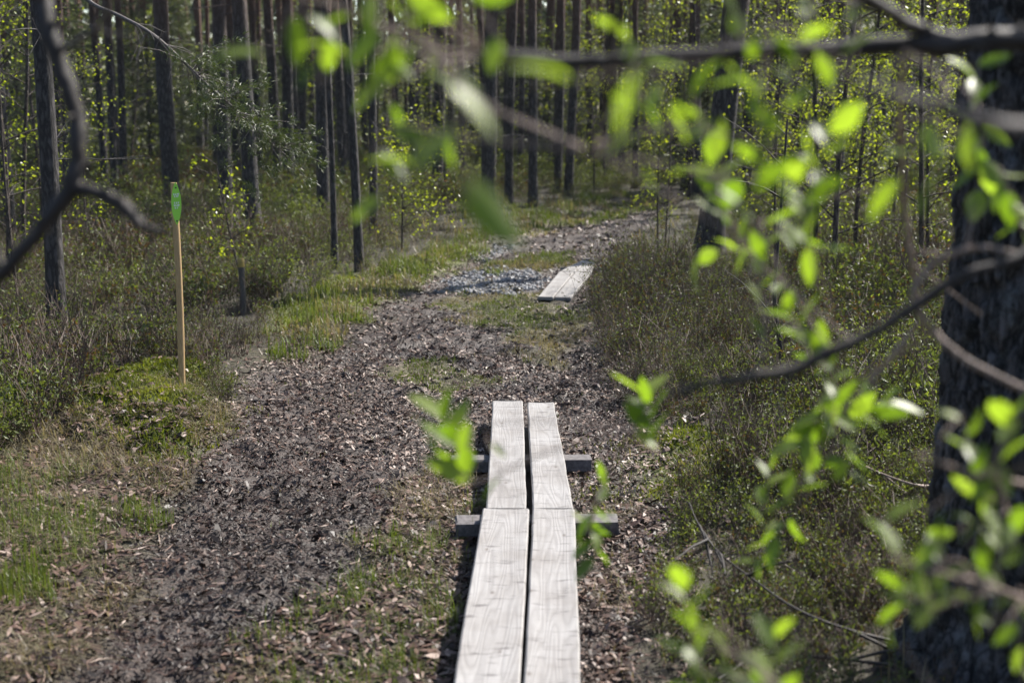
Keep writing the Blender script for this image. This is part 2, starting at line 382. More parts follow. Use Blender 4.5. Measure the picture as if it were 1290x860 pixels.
gm = mesh('ground', np.stack([xf, yf, zf], -1), GQ, None, [M_ground], True,
          dict(mud=np.maximum(m_path, m_r * 0.8), grassy=grassy, mossy=m_moss, stony=m_gv, wet=np.maximum(wet, m_gv * 0.6)))
tag(link('ground', gm), kind='structure')

def haze_box():
    m = bpy.data.materials.new('haze'); m.use_nodes = True; t = m.node_tree; t.nodes.clear()
    out = t.nodes.new('ShaderNodeOutputMaterial'); v = t.nodes.new('ShaderNodeVolumePrincipled')
    v.inputs['Color'].default_value = (0.90, 0.95, 1.0, 1); v.inputs['Density'].default_value = HAZE; v.inputs['Anisotropy'].default_value = 0.0
    t.links.new(v.outputs[0], out.inputs['Volume'])
    a, z0, z1 = 140, -1.8, 21.0
    V = [[sx * a, sy * a, z] for z in (z0, z1) for sx, sy in ((-1, -1), (1, -1), (1, 1), (-1, 1))]
    me = mesh('haze', V, [[3, 2, 1, 0], [4, 5, 6, 7], [0, 1, 5, 4], [1, 2, 6, 5], [2, 3, 7, 6], [3, 0, 4, 7]], None, [m], False)
    tag(link('haze', me), 'thin pale haze hanging between the far trees', 'haze', None, 'stuff')
HAZE = 0.00035
haze_box()
S.cycles.volume_bounces = 0

# ------------------------------------------------------------------ boardwalks
def plank_mesh(name, a0, a1, b0, b1, th, seg=40, jit=0.0015):
    """a0-a1 the left edge, b0-b1 the right edge (near, far); worn edges; local frame along Y at the near middle"""
    a0, a1, b0, b1 = map(np.asarray, (a0, a1, b0, b1))
    org = 0.5 * (a0 + b0); d = 0.5 * (a1 + b1) - org; Ln = np.linalg.norm(d); d = d / Ln
    rt = unit(np.cross(d, [0, 0, 1.0])); up = np.cross(rt, d)
    wid0 = np.linalg.norm(b0 - a0) / 2; wid1 = np.linalg.norm(b1 - a1) / 2
    t = np.linspace(0, 1, seg + 1); hw = wid0 + (wid1 - wid0) * t
    e = 0.006
    def jn(): return np.convolve(RNG.normal(0, jit, seg + 5), np.ones(5) / 5 * 1.6, 'valid')
    jl, jr = jn(), jn(); cup = 0.0025
    prof = [(-1, 0, -th), (-1, 0, -e), (-1, e, 0), (-0.4, 0, -cup), (0.4, 0, -cup), (1, -e, 0), (1, 0, -e), (1, 0, -th)]
    V = []
    for k in range(seg + 1):
        for s, o, z in prof:
            V.append([s * hw[k] + o + (jl[k] if s < 0 else jr[k]), t[k] * Ln, z])
    V = np.array(V); n = len(prof)
    i = np.arange(seg)[:, None] * n; j = np.arange(n)[None]; k = (j + 1) % n
    Q = np.stack([i + j, i + n + j, i + n + k, i + k], -1).reshape(-1, 4)
    caps = []
    for base, rev in ((0, False), (seg * n, True)):
        for q in ((0, 1, 6, 7), (1, 2, 5, 6), (2, 3, 4, 5)):
            q = [base + x for x in q]; caps.append(q[::-1] if rev else q)
    return mesh(name, V, np.vstack([Q, caps]), None, [M_plank], False), org, math.atan2(-d[0], d[1]), math.asin(d[2])
def plank(root, a0, a1, b0, b1, th=0.045):
    me, org, rz, rx = plank_mesh('plank', a0, a1, b0, b1, th)
    o = link('plank', me, root); o.location = org - np.array(root.location); o.rotation_euler = (rx, 0, rz); return o
def box(g, c, s, rz=0.0, ch=0.004, jit=0.0):
    sx, sy, sz = [k / 2 for k in s]
    P = []
    for z, i_ in ((-sz, 0), (-sz + ch, 1), (sz - ch, 1), (sz, 0)):
        k = ch * (1 - i_)
        P += [[-sx + k, -sy + k, z], [sx - k, -sy + k, z], [sx - k, sy - k, z], [-sx + k, sy - k, z]]
    P = np.array(P) + RNG.normal(0, jit, (16, 3)) if jit else np.array(P)
    cs, sn = math.cos(rz), math.sin(rz)
    V = np.stack([P[:, 0] * cs - P[:, 1] * sn, P[:, 0] * sn + P[:, 1] * cs, P[:, 2]], -1) + np.asarray(c)
    Q = [[3, 2, 1, 0], [12, 13, 14, 15]]
    for r in range(3):
        for k in range(4): Q.append([r * 4 + k, r * 4 + (k + 1) % 4, r * 4 + 4 + (k + 1) % 4, r * 4 + 4 + k])
    g.add(V, Q)
def sleeper(root, pl, pr, depth, zc, hgt, jit=0.004):
    pl, pr = np.asarray(pl), np.asarray(pr); c = (pl + pr) / 2; d = pr - pl; L_ = np.linalg.norm(d[:2])
    g = Geo(); box(g, (0, 0, 0), (L_, depth, hgt), 0, 0.006, jit)
    o = geo_obj('sleeper', g, M_sleeper, root, None, False)
    o.location = np.array([c[0], c[1] + depth / 2, zc]) - np.array(root.location); o.rotation_euler = (0, 0, math.atan2(d[1], d[0])); return o

bw = empty('boardwalk', (0.03, 5.7, 0), 'pale weathered boardwalk of two planks side by side, running ahead from the camera', 'boardwalk', 'plank boardwalks on the path')
YB = 2.75
L0, L1 = wp(571, 860), wp(608, 640); I0, I1 = wp(655, 860), wp(667, 640)
J0, J1 = wp(659.5, 860), wp(671.5, 640); R0, R1 = wp(731, 860), wp(724, 640)
plank(bw, back(L0, L1, YB), L1, back(I0, I1, YB), I1)
plank(bw, back(J0, J1, YB), J1, back(R0, R1, YB), R1)
dz = np.array([0, 0.006, -0.004])
plank(bw, wp(612.5, 639) + dz, wp(620.5, 504.5), wp(663.5, 639) + dz, wp(658.5, 504.5))
plank(bw, wp(671.5, 639) + dz, wp(664.5, 506), wp(722.5, 639) + dz, wp(697.5, 507))
sleeper(bw, wp(573, 660, 0.075), wp(779, 656, 0.075), 0.12, 0.046, 0.062)
sleeper(bw, wp(566, 581, 0.075), wp(746, 579, 0.075), 0.11, 0.046, 0.062)
sleeper(bw, wp(556, 880, 0.075) + [0, -0.7, 0], wp(750, 880, 0.075) + [0, -0.7, 0], 0.12, 0.035, 0.085)
BOARDS = [np.array([back(L0, L1, YB)[:2], L1[:2], wp(620.5, 504.5)[:2], wp(697.5, 507)[:2], R1[:2], back(R0, R1, YB)[:2]])]

zf2 = 0.085
fx, fy = plane(700, 374, zf2)[:2]
bw2 = empty('boardwalk', (fx, fy, 0), 'short pale plank boardwalk lying askew on the path in the distance beside the tall heath', 'boardwalk', 'plank boardwalks on the path')
def w2(px, py, z=zf2): return plane(px, py, z)
plank(bw2, w2(677.5, 373.5, 0.05), w2(705, 341.5, 0.12), w2(696.5, 374, 0.05), w2(723.5, 342, 0.12), 0.028)
plank(bw2, w2(698.5, 374, 0.045), w2(725.5, 342, 0.115), w2(718.5, 375, 0.045), w2(744, 343, 0.115), 0.028)
plank(bw2, w2(706, 341, 0.122), w2(732, 328, 0.125), w2(724, 341.6, 0.122), w2(740, 328.3, 0.125), 0.028)
plank(bw2, w2(726, 341.6, 0.117), w2(741, 328.6, 0.12), w2(744.5, 342.5, 0.117), w2(748.5, 329, 0.12), 0.028)
sleeper(bw2, w2(707, 342, 0.06), w2(742, 343, 0.06), 0.12, 0.045, 0.09)
sleeper(bw2, w2(734, 329, 0.03), w2(747, 329.5, 0.03), 0.1, 0.025, 0.06)
BOARDS.append(np.array([w2(677.5, 373.5)[:2], w2(705, 341)[:2], w2(733, 328)[:2], w2(747, 329)[:2], w2(744, 343)[:2], w2(718.5, 375)[:2]]))
def off_boards(x, y, m=0.02):
    k = np.ones(len(x), bool)
    for B in BOARDS: k &= sdist(B, x, y) < -m
    return k

# ------------------------------------------------------------------ trail marker and old post
px_, py_, pz_ = foot(229.5, 492)
mk = empty('trail_marker', (px_, py_, pz_), 'slim pale wooden post with a green leaf-shaped plate at its top, standing in moss', 'trail marker')
hpost = float(at(229, 229, py_ * CT + (CAMZ - pz_ - 0.6) * ST)[2] - pz_)
M_post = plainmat('fresh_post_wood', (0.40, 0.275, 0.135), 0.6, 0.2, 30, (8, 8, 0.6))
g = Geo(); nseg = 26; t = np.linspace(-0.12, hpost, nseg)
P = np.stack([0.006 * np.sin(t * 3.1), 0 * t, t], -1)
V, Q = tube(P, np.where(t > hpost - 0.02, 0.0175, 0.0195), 12); g.add(V, Q)
g.add(np.vstack([V[-12:]]), [[0, 1, 2, 3], [0, 3, 4, 5], [0, 5, 6, 7], [0, 7, 8, 9], [0, 9, 10, 11]])
post = geo_obj('post', g, M_post, mk)
M_plate = plainmat('green_plate', (0.33, 0.74, 0.08), 0.35, 0.05, 8)
M_white = plainmat('white_print', (0.85, 0.88, 0.85), 0.5, 0.03, 8)
M_screw = plainmat('screw_metal', (0.05, 0.06, 0.05), 0.4, 0.1, 30)
def lens_plate(hh, ww, th, n=14):
    V = []; t = np.linspace(-1, 1, n)
    for y0 in (-th / 2, th / 2):
        for k in t:
            x = ww * (1 - abs(k) ** 2.2) + 0.002
            V += [[-x, y0, k * hh], [x, y0, k * hh]]
    Q = []
    for k in range(n - 1):
        a = k * 2; b = 2 * n + a
        Q += [[a, a + 1, a + 3, a + 2], [b, b + 2, b + 3, b + 1], [a, a + 2, b + 2, b], [a + 1, b + 1, b + 3, a + 3]]
    Q += [[0, 2 * n, 2 * n + 1, 1], [2 * n - 2, 2 * n - 1, 4 * n - 1, 4 * n - 2]]
    return V, Q
g = Geo(); g.add(*lens_plate(0.118, 0.0255, 0.005))
pl = geo_obj('sign_plate', g, M_plate, mk, (0.014, -0.026, hpost - 0.115), False); pl.rotation_euler = (0, 0, math.radians(14))
g = Geo()
# the small white print: two short words set across the plate, too small to read, kept as its strokes
for zc, ws in ((0.052, (-0.013, -0.004, 0.006, 0.013)), (0.040, (-0.009, 0.001, 0.009)), (0.004, (-0.010, 0.0, 0.010)), (-0.010, (-0.012, -0.003, 0.007, 0.013)), (-0.024, (-0.007, 0.004))):
    for x in ws:
        box(g, (x, -0.0037, zc), (0.0038, 0.0015, 0.0105), 0, 0.0003); box(g, (x + 0.0028, -0.0037, zc + (0.003 if x > 0 else -0.003)), (0.0044, 0.0014, 0.0026), 0, 0.0003)
geo_obj('white_lettering', g, M_white, pl, None, False)
for zc in (0.088, -0.098):
    g = Geo(); tt = np.array([-0.0052, -0.0028, -0.0027]); V, Q = tube(np.stack([0 * tt, tt, 0 * tt + zc], -1), [0.0045, 0.005, 0.005], 10); g.add(V, Q)
    g.add(V[:10], [[0, 1, 2, 3], [0, 3, 4, 5], [0, 5, 6, 7], [0, 7, 8, 9]]); geo_obj('screw', g, M_screw, pl)

qx, qy, qz = foot(306, 396)
op = empty('old_post', (qx, qy, qz), 'short dark weathered post with a yellow painted top, standing in heath', 'post')
g = Geo(); tt = np.linspace(-0.1, 0.43, 14); V, Q = tube(np.stack([0.004 * np.sin(tt * 9), 0 * tt, tt], -1), 0.026 + 0.002 * np.sin(tt * 17), 9); g.add(V, Q)
geo_obj('shaft', g, plainmat('old_post_wood', (0.075, 0.066, 0.06), 0.8, 0.4, 30, (6, 6, 0.8)), op)
g = Geo(); tt = np.array([0.40, 0.41, 0.465, 0.474]); V, Q = tube(np.stack([0.004 * np.sin(tt * 9), 0 * tt, tt], -1), [0.0285, 0.029, 0.028, 0.015], 9); g.add(V, Q)
g.add(V[-9:], [[0, 1, 2, 3], [0, 3, 4, 5], [0, 5, 6, 7], [0, 7, 8, 8]][:3])
geo_obj('painted_top', g, plainmat('faded_yellow_paint', (0.30, 0.22, 0.05), 0.7, 0.25, 30), op)

# ------------------------------------------------------------------ pines
def needle_clump(n, L=0.16, spread=0.5):
    P = RNG.normal(0, spread * 0.42, (n, 3)) * [1, 1, 0.55]
    D = unit(unit(P + 1e-3) + [0, 0, 0.55] + RNG.normal(0, 0.5, (n, 3)))
    return P, D
def pine_crown(seed, H0=7.0, H1_=15.0):
    g = Geo(); gb = Geo()
    for k in range(26):
        f = (k + U(0, 1)) / 26; z = H0 + (H1_ - H0) * f; a = U(0, 2 * math.pi)
        L_ = (2.1 * (1 - f) ** 0.6 + 0.5) * U(0.55, 1.1) * (0.55 + 0.45 * min(1, f * 4))
        d = np.array([math.cos(a), math.sin(a), 0])
        P = np.array([[0, 0, z], [0, 0, z + 0.1], [0, 0, z + 0.25 * L_]]) + np.array([0, 0.5, 1])[:, None] * d * L_
        V, Q = tube(P, [0.03, 0.02, 0.008], 4); gb.add(V, Q)
        for q in range(random.randint(3, 5)):
            s = U(0.45, 1.05); c = P[0] + (P[2] - P[0]) * s + RNG.normal(0, 0.22, 3)
            p, dd = needle_clump(22, spread=0.62); V, Q = rhombs(p + c, dd, U(0.22, 0.36, len(p)), 0.10, 0.1)
            g.add(V, Q, np.repeat(np.clip(U(0, 1, len(p)) * 0.6 + U(0, 0.4), 0, 1), 4))
    Vb, Qb, Rb = gb.get(); g2 = Geo(); V, Q, R = g.get()
    nb = len(Vb)
    me = mesh('crown', np.vstack([Vb, V]), np.vstack([Qb, Q + nb]), np.concatenate([Rb, R]), [M_bark, M_needle])
    mi = np.zeros(len(Qb) + len(Q), np.int32); mi[len(Qb):] = 1; me.polygons.foreach_set('material_index', mi)
    return me
CROWNS = [pine_crown(s) for s in range(4)]
def trunk_geo(r0, r1, Ht, lean, dead=10, zlo=0.9, sides=12, seed=0, twigs=True):
    g = Geo(); n = 26
    z = np.concatenate([np.linspace(-0.25, 1.0, 8), np.linspace(1.3, Ht, n - 8)])
    f = np.clip(z / Ht, 0, 1); ph = U(0, 6)
    c = np.stack([lean[0] * z + 0.05 * np.sin(z * 0.5 + ph) * np.minimum(1, z / 3 + 0.0), lean[1] * z, z], -1)
    r = r0 + (r1 - r0) * f + r0 * 0.35 * np.exp(-np.maximum(z, 0) / 0.18)
    V, Q = tube(c, r, sides)
    k = np.repeat(np.arange(n), sides); an = np.tile(np.arange(sides), n)
    ctr = c[k]; V = ctr + (V - ctr) * (1 + 0.10 * noise(an * 1.7 + ph * 10, V[:, 2], 1.0, seed + 5)[:, None] + 0.08 * noise(an * 3.1, V[:, 2], 4.0, seed + 6)[:, None])
    g.add(V, Q)
    for q in range(dead):
        zz = zlo + (Ht * 0.55 - zlo) * ((q + U(0, 1)) / dead) ** 1.1
        a = U(0, 2 * math.pi); L_ = U(0.35, 1.3) * min(1.0, 0.35 + r0 * 6); dr = U(-0.35, 0.12)
        b = np.array([np.interp(zz, z, c[:, 0]), np.interp(zz, z, c[:, 1]), zz]); d = np.array([math.cos(a), math.sin(a), 0])
        P = np.array([b, b + d * L_ * 0.5 + [0, 0, dr * L_ * 0.35], b + d * L_ + [0, 0, dr * L_ + 0.05]]); P[1:] += RNG.normal(0, 0.05, (2, 3))
        P = smoothpath(P, 5); rb = 0.004 + 0.04 * r0
        V, Q = tube(P, np.linspace(rb, 0.0025, 5), 4); g.add(V, Q)
        for s in range(random.randint(1, 3) if twigs else 0):
            i0 = random.randint(1, 3); d2 = unit(d + RNG.normal(0, 0.6, 3)); P2 = np.array([P[i0], P[i0] + d2 * L_ * 0.22, P[i0] + d2 * L_ * 0.42 + RNG.normal(0, 0.03, 3)])
            V, Q = tube(P2, [rb * 0.45, 0.003, 0.002], 3); g.add(V, Q)
    return g
PINES = []
def sunny(x, y, lx, Ht):                 # would this crown shade the open path?  (such crowns are left off so the sun reaches it)
    for h in np.linspace(0.5 * Ht, Ht, 6):
        sx = x + lx * h - h / math.tan(SUN_EL) * math.sin(SUN_AZ); sy = y - h / math.tan(SUN_EL) * math.cos(SUN_AZ)
        if -4.2 < sx < 2.0 and 2.0 < sy < 13.0: return False
        if -3.0 < sx < 4.0 and 13.0 < sy < 17.5: return False
        if -3.0 < sx < 6.0 and 17.5 < sy < 28.0: return False
    return True
def pine(bx, by, wpx, tx, label, group=None, H=None, crown=True, dead=12, kindname='pine_tree', mat_=None):
    """base pixel, width in photo pixels near the base, pixel x of the trunk at the photo's top edge"""
    x, y, z = foot(bx, by); d = y * CT + (CAMZ - z) * ST
    r0 = wpx / F * d / 2
    ztop = at(0, 0, d)[2]; lx = ((tx - 645) / F * d - x) / max(ztop, 1.0)
    Ht = H or U(13, 18)
    root = empty(kindname, (x, y, z), label, 'tree', group)
    g = trunk_geo(r0, r0 * 0.45, Ht, (lx, U(-0.008, 0.008)), dead, seed=len(PINES), sides=14 if wpx > 14 else 10)
    geo_obj('trunk', g, mat_ or M_bark, root)
    if crown and sunny(x, y, lx, Ht) and (y < 26 or U() < 0.12):
        s = Ht / 15.0 * 1.02
        c = link('crown', CROWNS[len(PINES) % 4], root, (lx * Ht * 0.55 * 0.5, 0, 0)); k = U(0.75, 1.0); c.scale = (s * k, s * k, s); c.rotation_euler = (0, 0, U(0, 6.28))
    PINES.append((x, y)); return root

NEARP = 'pine trunks of the forest'
spec = [
 (73, 430, 23, 69, 'slim grey pine among birch leaves, a long bare branch drooping from it'),
 (218, 265, 21, 212, 'straight thick dark pine directly behind the green trail marker plate'),
 (285, 280, 18, 281, 'dark straight pine just beside a leafy sapling, first right of the trail marker'),
 (320, 305, 20, 306, 'thick dark pine slightly leaning, with a small leafy sapling at its foot'),
 (350, 245, 13, 347, 'reddish mid-sized pine behind the drooping needle branch tip'),
 (408, 275, 16, 405, 'dark mid-sized pine behind the pair of thin pines on the heath'),
 (422, 340, 8, 417, 'very thin straight pale brown pine on the heath, right of the old post'),
 (453, 342, 12, 438, 'thin dark pine leaning slightly, base in sunlit heath by the path bend'),
 (471, 300, 11, 468, 'thin dark pine standing behind the round bright birch bush'),
 (523, 240, 10, 519, 'slender pine far behind the round bright birch bush'),
 (551, 248, 15, 555, 'dark mid-sized pine hung with birch leaves, left of the clear row by the path'),
 (614, 265, 16, 618, 'thickest dark pine of the row along the path bend'),
 (641, 260, 11, 645, 'thin straight pine second in the row along the path bend'),
 (655, 228, 8, 656, 'thin pine set back between two pines of the path bend row'),
 (671, 262, 12, 674, 'straight dark pine third in the row along the path bend'),
 (702, 243, 11, 704, 'straight dark pine, left one of the close pair beside the path bend'),
 (716, 250, 12, 722, 'slightly leaning dark pine, right one of the close pair beside the path bend'),
 (772, 226, 7, 772, 'thin dark pine, left of two slender trunks just beyond the end of the path'),
 (782, 228, 6, 781, 'thinnest dark pine, right of two slender trunks just beyond the end of the path'),
 (800, 238, 8, 800, 'thin dark pine standing right at the far bend of the path'),
 (893, 322, 34, 915, 'thick dark leaning pine behind the tall heath, half hidden by willow leaves'),
 (300, 232, 10, 297, 'bluish thin pine squeezed between two thick dark pines'),
 (134, 252, 9, 131, 'dark thin pine, left of a close pair behind the slim grey pine'),
 (146, 258, 10, 143, 'dark thin pine, right of a close pair behind the slim grey pine'),
 (16, 330, 14, 12, 'dark pine behind birch leaves at the left edge'),
 (581, 232, 10, 581, 'mid-sized pine behind the hanging willow leaves, right of the leaf-hung dark pine'),
 (376, 235, 9, 374, 'thin pine behind and between the reddish pine and the mid-sized dark pine'),
 (500, 236, 9, 497, 'slim pine in the dim gap just left of the slender pine behind the birch bush'),
]
for s in spec: pine(*s, group=NEARP, dead=14 if s[2] > 9 else 16)
# far pines: nothing tells them apart
FARL = 'slender dark pine far back in the forest, behind the nearer trunks'
cnt = 0
while cnt < 150:
    px = U(-60, 1330); y = U(25, 58); x = (px - 645) / F * y
    if any(math.hypot(x - a, (y - b)) < 0.8 for a, b in PINES): continue
    if 18 < y < 30 and 690 < px < 840: continue
    py = 430 - (math.tan(TH - math.atan2(CAMZ, y))) * F
    wpx = U(0.13, 0.27) / y * F
    root = pine(px, py, wpx, px + U(-8, 8), FARL, 'slender pines far back in the forest', dead=7)
    cnt += 1
# unseen pines added out of frame so their crowns shade the wood
for x, y, H in ((7.6, 13.0, 16), (9.2, 17.5, 17), (8.3, 21.5, 15), (11.0, 13.0, 16), (10.5, 24.0, 17), (13.2, 15.2, 17), (14.5, 17.5, 17), (10.4, 15.6, 15), (15.0, 21.0, 18), (12.4, 10.8, 15), (9.4, 10.6, 14), (13.8, 12.6, 16), (6.6, 16.6, 15), (12.5, 19, 17), (-6.2, 13.0, 15), (-8.5, 17.0, 16)):
    if not sunny(x, y, 0, H): continue
    z = H1(x, y); root = empty('pine_tree', (x, y, z), 'tall unseen pine added out of frame to shade the wood', 'tree', 'unseen pines added for shade')
    geo_obj('trunk', trunk_geo(U(0.11, 0.16), 0.05, H, (U(-0.01, 0.01), 0), 8), M_bark, root)
    c = link('crown', CROWNS[int(U(0, 4))], root); c.scale = (H / 15 * 0.95,) * 3; c.rotation_euler = (0, 0, U(0, 6))

# the big near pine on the right: furrowed bark as real relief
def big_pine():
    cx0, cy0, _ = at(1272, 868, 4.32); z0 = H1(cx0, cy0)
    root = empty('pine_tree', (cx0, cy0, z0), 'massive near pine with deeply furrowed dark bark at the right edge', 'tree', NEARP)
    xt = at(1326, 0, 4.0); lean = (xt[0] - cx0) / (xt[2])
    ns_, nz = 220, 420
    z = np.linspace(-0.2, 2.9, nz); a = np.arange(ns_) * 2 * math.pi / ns_
    A, Z = np.meshgrid(a, z)
    r = 0.250 - 0.018 * Z + 0.10 * np.exp(-np.maximum(Z, 0) / 0.16) * (1 + 0.35 * np.sin(A * 5 + 1)) 
    u = A / (2 * math.pi) * 26; v = Z * 5.0
    u2 = u + 1.1 * fbm(u * 0.35, v * 0.35, 1.0, 3)
    # plates: cellular distance with vertical stretch, periodic in u
    best = np.full(u.shape, 9.0); sec = np.full(u.shape, 9.0); iu = np.floor(u2); iv = np.floor(v)
    for du in (-1, 0, 1):
        for dv in (-1, 0, 1):
            cu = iu + du; cv = iv + dv; hu = np.mod(cu, 26)
            d = np.hypot(cu + _hash(hu, cv, 5) - u2, (cv + _hash(hu, cv, 6) - v) * 0.8)
            sec = np.minimum(sec, np.maximum(best, d)); best = np.minimum(best, d)
    edge = np.clip(sec - best, 0, 1)
    rel = sstep(0.02, 0.30, edge) * (0.7 + 0.6 * _hash(np.floor(u2 * 1.3), np.floor(v * 2), 9))
    rel = rel * 0.028 + 0.010 * fbm(A * 30, Z * 40, 1.0, 14, 3) + 0.012 * fbm(A * 3, Z * 3, 1, 15)
    r = r + rel - 0.012
    V = np.stack([lean * Z + r * np.cos(A), r * np.sin(A), Z], -1).reshape(-1, 3)
    i = np.arange(nz - 1)[:, None] * ns_; j = np.arange(ns_)[None]; k = (j + 1) % ns_
    Q = np.stack([i + j, i + k, i + ns_ + k, i + ns_ + j], -1).reshape(-1, 4)
    z2 = np.linspace(2.88, 16, 14); V2, Q2 = tube(np.stack([lean * z2, 0 * z2, z2], -1), np.linspace(0.20, 0.07, 14), 20)
    link('trunk', mesh('trunk', np.vstack([V, V2]), np.vstack([Q, Q2 + len(V)]), None, [M_bark_big]), root)
    c = link('crown', CROWNS[1], root, (lean * 8, 0, 0)); c.scale = (1.1, 1.1, 1.1)
big_pine()

# drooping branch of the slim grey pine (top left)
pr = [o for o in COL.objects if o.get('label', '').startswith('slim grey pine')][0]
D0 = 9.9
bp = [at(74, -60, D0 + .3), at(108, -2, D0), at(150, 20, D0 - .1), at(190, 42, D0 - .2), at(225, 72, D0 - .2), at(258, 104, D0 - .2), at(290, 132, D0 - .2), at(320, 158, D0 - .1), at(350, 190, D0)]
bp = np.array(bp) - np.array(pr.location)
g = Geo(); P = smoothpath(bp, 40); V, Q = tube(P, np.linspace(0.017, 0.004, 40), 6); g.add(V, Q)
gn = Geo()
for k in range(84):
    i0 = random.randint(12, 39); b = P[i0]; d = unit(np.array([U(-0.3, 0.8), U(-0.6, 0.6), U(-0.7, 0.25)])); L_ = U(0.12, 0.38)
    q = np.array([b, b + d * L_ * 0.5 + [0, 0, 0.02], b + d * L_]); V, Q = tube(q, [0.0035, 0.0025, 0.0015], 4); g.add(V, Q)
    if i0 > 20:
        for c in (q[2], q[1], q[2] + RNG.normal(0, 0.05, 3), q[2] + RNG.normal(0, 0.07, 3)):
            n = 26; p = np.repeat(c[None], n, 0) + RNG.normal(0, 0.018, (n, 3)); dd = unit(rdir(n) + d); V, Q = rhombs(p, dd, U(0.03, 0.055, n), 0.006, 0.05); gn.add(V, Q, np.repeat(U(0.3, 1, n), 4))
br = geo_obj('bare_branch', g, M_twig, pr); geo_obj('needles', gn, M_needle, br)

# ------------------------------------------------------------------ birches, thicket, spruces
def birch_proto(Ht, nbr, leaf, nleaf, lean=0.1, r0=0.022, z0=0.25, spread=0.9):
    g = Geo(); gl = Geo(); n = 9
    z = np.linspace(-0.1, Ht, n); ph = U(0, 6)
    c = np.stack([lean * z + 0.06 * np.sin(z * 1.3 + ph), 0.05 * np.cos(z * 1.1 + ph), z], -1)
    V, Q = tube(c, np.linspace(r0, 0.004, n), 7); g.add(V, Q)
    for k in range(nbr):
        zz = Ht * (z0 + (1 - z0) * (k + U(0, 1)) / nbr); b = np.array([np.interp(zz, z, c[:, 0]), np.interp(zz, z, c[:, 1]), zz])
        a = U(0, 6.28); L_ = spread * U(0.5, 1.1) * (1.15 - 0.75 * zz / Ht); d = np.array([math.cos(a), math.sin(a), U(0.15, 0.8)])
        P = smoothpath(np.array([b, b + d * L_ * 0.5, b + d * L_ + [0, 0, -0.18 * L_]]), 5); V, Q = tube(P, np.linspace(0.3 * r0 + 0.001, 0.002, 5), 4); g.add(V, Q)
        ends = [P[2], P[3], P[4]]
        for s in range(3):
            i0 = random.randint(1, 4); d2 = unit(d + RNG.normal(0, 0.7, 3)); P2 = np.array([P[i0], P[i0] + d2 * L_ * 0.2, P[i0] + d2 * L_ * 0.38 - [0, 0, 0.05 * L_]]); V, Q = tube(P2, [0.003, 0.002, 0.0012], 3); g.add(V, Q); ends += [P2[1], P2[2]]
        E = np.array(ends); m = nleaf
        p = E[RNG.integers(0, len(E), m)] + RNG.normal(0, 0.055 * spread + 0.01, (m, 3)); dd = unit(RNG.normal(0, 1, (m, 3)) + [0, 0, -0.5])
        V, Q = rhombs(p, dd, U(0.75, 1.2, m) * leaf, leaf * 0.75, 0.15); gl.add(V, Q, np.repeat(U(0, 1, m), 4))
    V, Q, R = g.get(); a = mesh('stem', V, Q, R, [M_birchbark]); V, Q, R = gl.get(); b = mesh('leaves', V, Q, R, [M_birch], False)
    return a, b
B_TALL = [birch_proto(U(4.5, 6), 34, 0.038, 34, U(-.05, .05), 0.028, 0.1, 1.0) for _ in range(3)]
B_MID = [birch_proto(U(2.6, 3.6), 24, 0.034, 20, U(-.1, .1), 0.018, 0.15, 0.75) for _ in range(3)]
B_FAR = [birch_proto(U(3.5, 6), 28, 0.062, 13, U(-.1, .1), 0.03, 0.1, 1.2) for _ in range(4)]
B_BUSH = birch_proto(1.25, 30, 0.032, 22, 0.05, 0.012, 0.08, 0.55)
B_SMALL = [birch_proto(1.1, 14, 0.034, 12, 0.15, 0.010, 0.3, 0.45) for _ in range(2)]
def birch(proto, x, y, label, group, s=1.0, name='birch_sapling', rz=None):
    root = empty(name, (x, y, H1(x, y)), label, 'tree' if 'bush' not in name else 'bush', group, U(0, 6.28) if rz is None else rz)
    root.scale = (s, s, s)
    link('stem', proto[0], root); link('leaves', proto[1], root); return root
def bpx(proto, px, py, label, group, s=1.0, name='birch_sapling'):
    x, y, z = foot(px, py); return birch(proto, x, y, label, group, s, name)
GL = 'leafy birch saplings'
bpx(B_TALL[0], 8, 372, 'tall leafy yellow-green birch at the left edge, left of the slim grey pine', GL, 0.95)
bpx(B_TALL[1], 38, 345, 'leafy birch just left of the slim grey pine, behind the edge birch', GL, 0.9)
bpx(B_MID[0], 118, 330, 'smaller birch with scattered yellow leaves between the slim grey pine and the trail marker', GL, 0.8)
bpx(B_MID[1], -35, 380, 'birch half outside the picture behind the bare forked branch', GL, 1.1)
bpx(B_MID[2], 22, 402, 'leafy birch low at the left edge, half in front of the bare forked branch', GL, 0.9)
bpx(B_TALL[2], -8, 345, 'birch with dense yellow-green leaves cut by the left edge of the picture', GL, 0.85)
bpx(B_TALL[0], 52, 318, 'birch standing a little behind the slim grey pine, mostly leaf', GL, 0.85)
bpx(B_SMALL[0], 312, 372, 'tiny birch sapling with few yellow leaves rising behind the old dark post', GL, 1.05)
bpx(B_BUSH, 505, 318, 'low round bright yellow-green birch bush on the heath left of the path', GL, 1.15, 'birch_bush')
bpx(B_MID[2], 840, 318, 'dark-stemmed small birch with leafy top at the far end of the tall heath', GL, 0.75)
bpx(B_MID[0], 828, 322, 'slim birch stem beside its twin at the far end of the tall heath', GL, 0.72)
bpx(B_TALL[2], 560, 262, 'birch veiling the leaf-hung dark pine with small pale leaves', GL, 0.8)
bpx(B_MID[1], 745, 246, 'pale green birch filling the gap behind the close pine pair', GL, 1.0)
TH_L = 'thin leafy birch in the tangled thicket behind the tall heath and the massive pine'
for k in range(24):
    px = U(965, 1330); y = U(10.5, 24); x = (px - 645) / F * y
    birch(random.choice(B_TALL + B_MID), x, y, TH_L, 'birches of the thicket', U(0.75, 1.15))
FB_L = 'pale green young birch deep between the far pines'
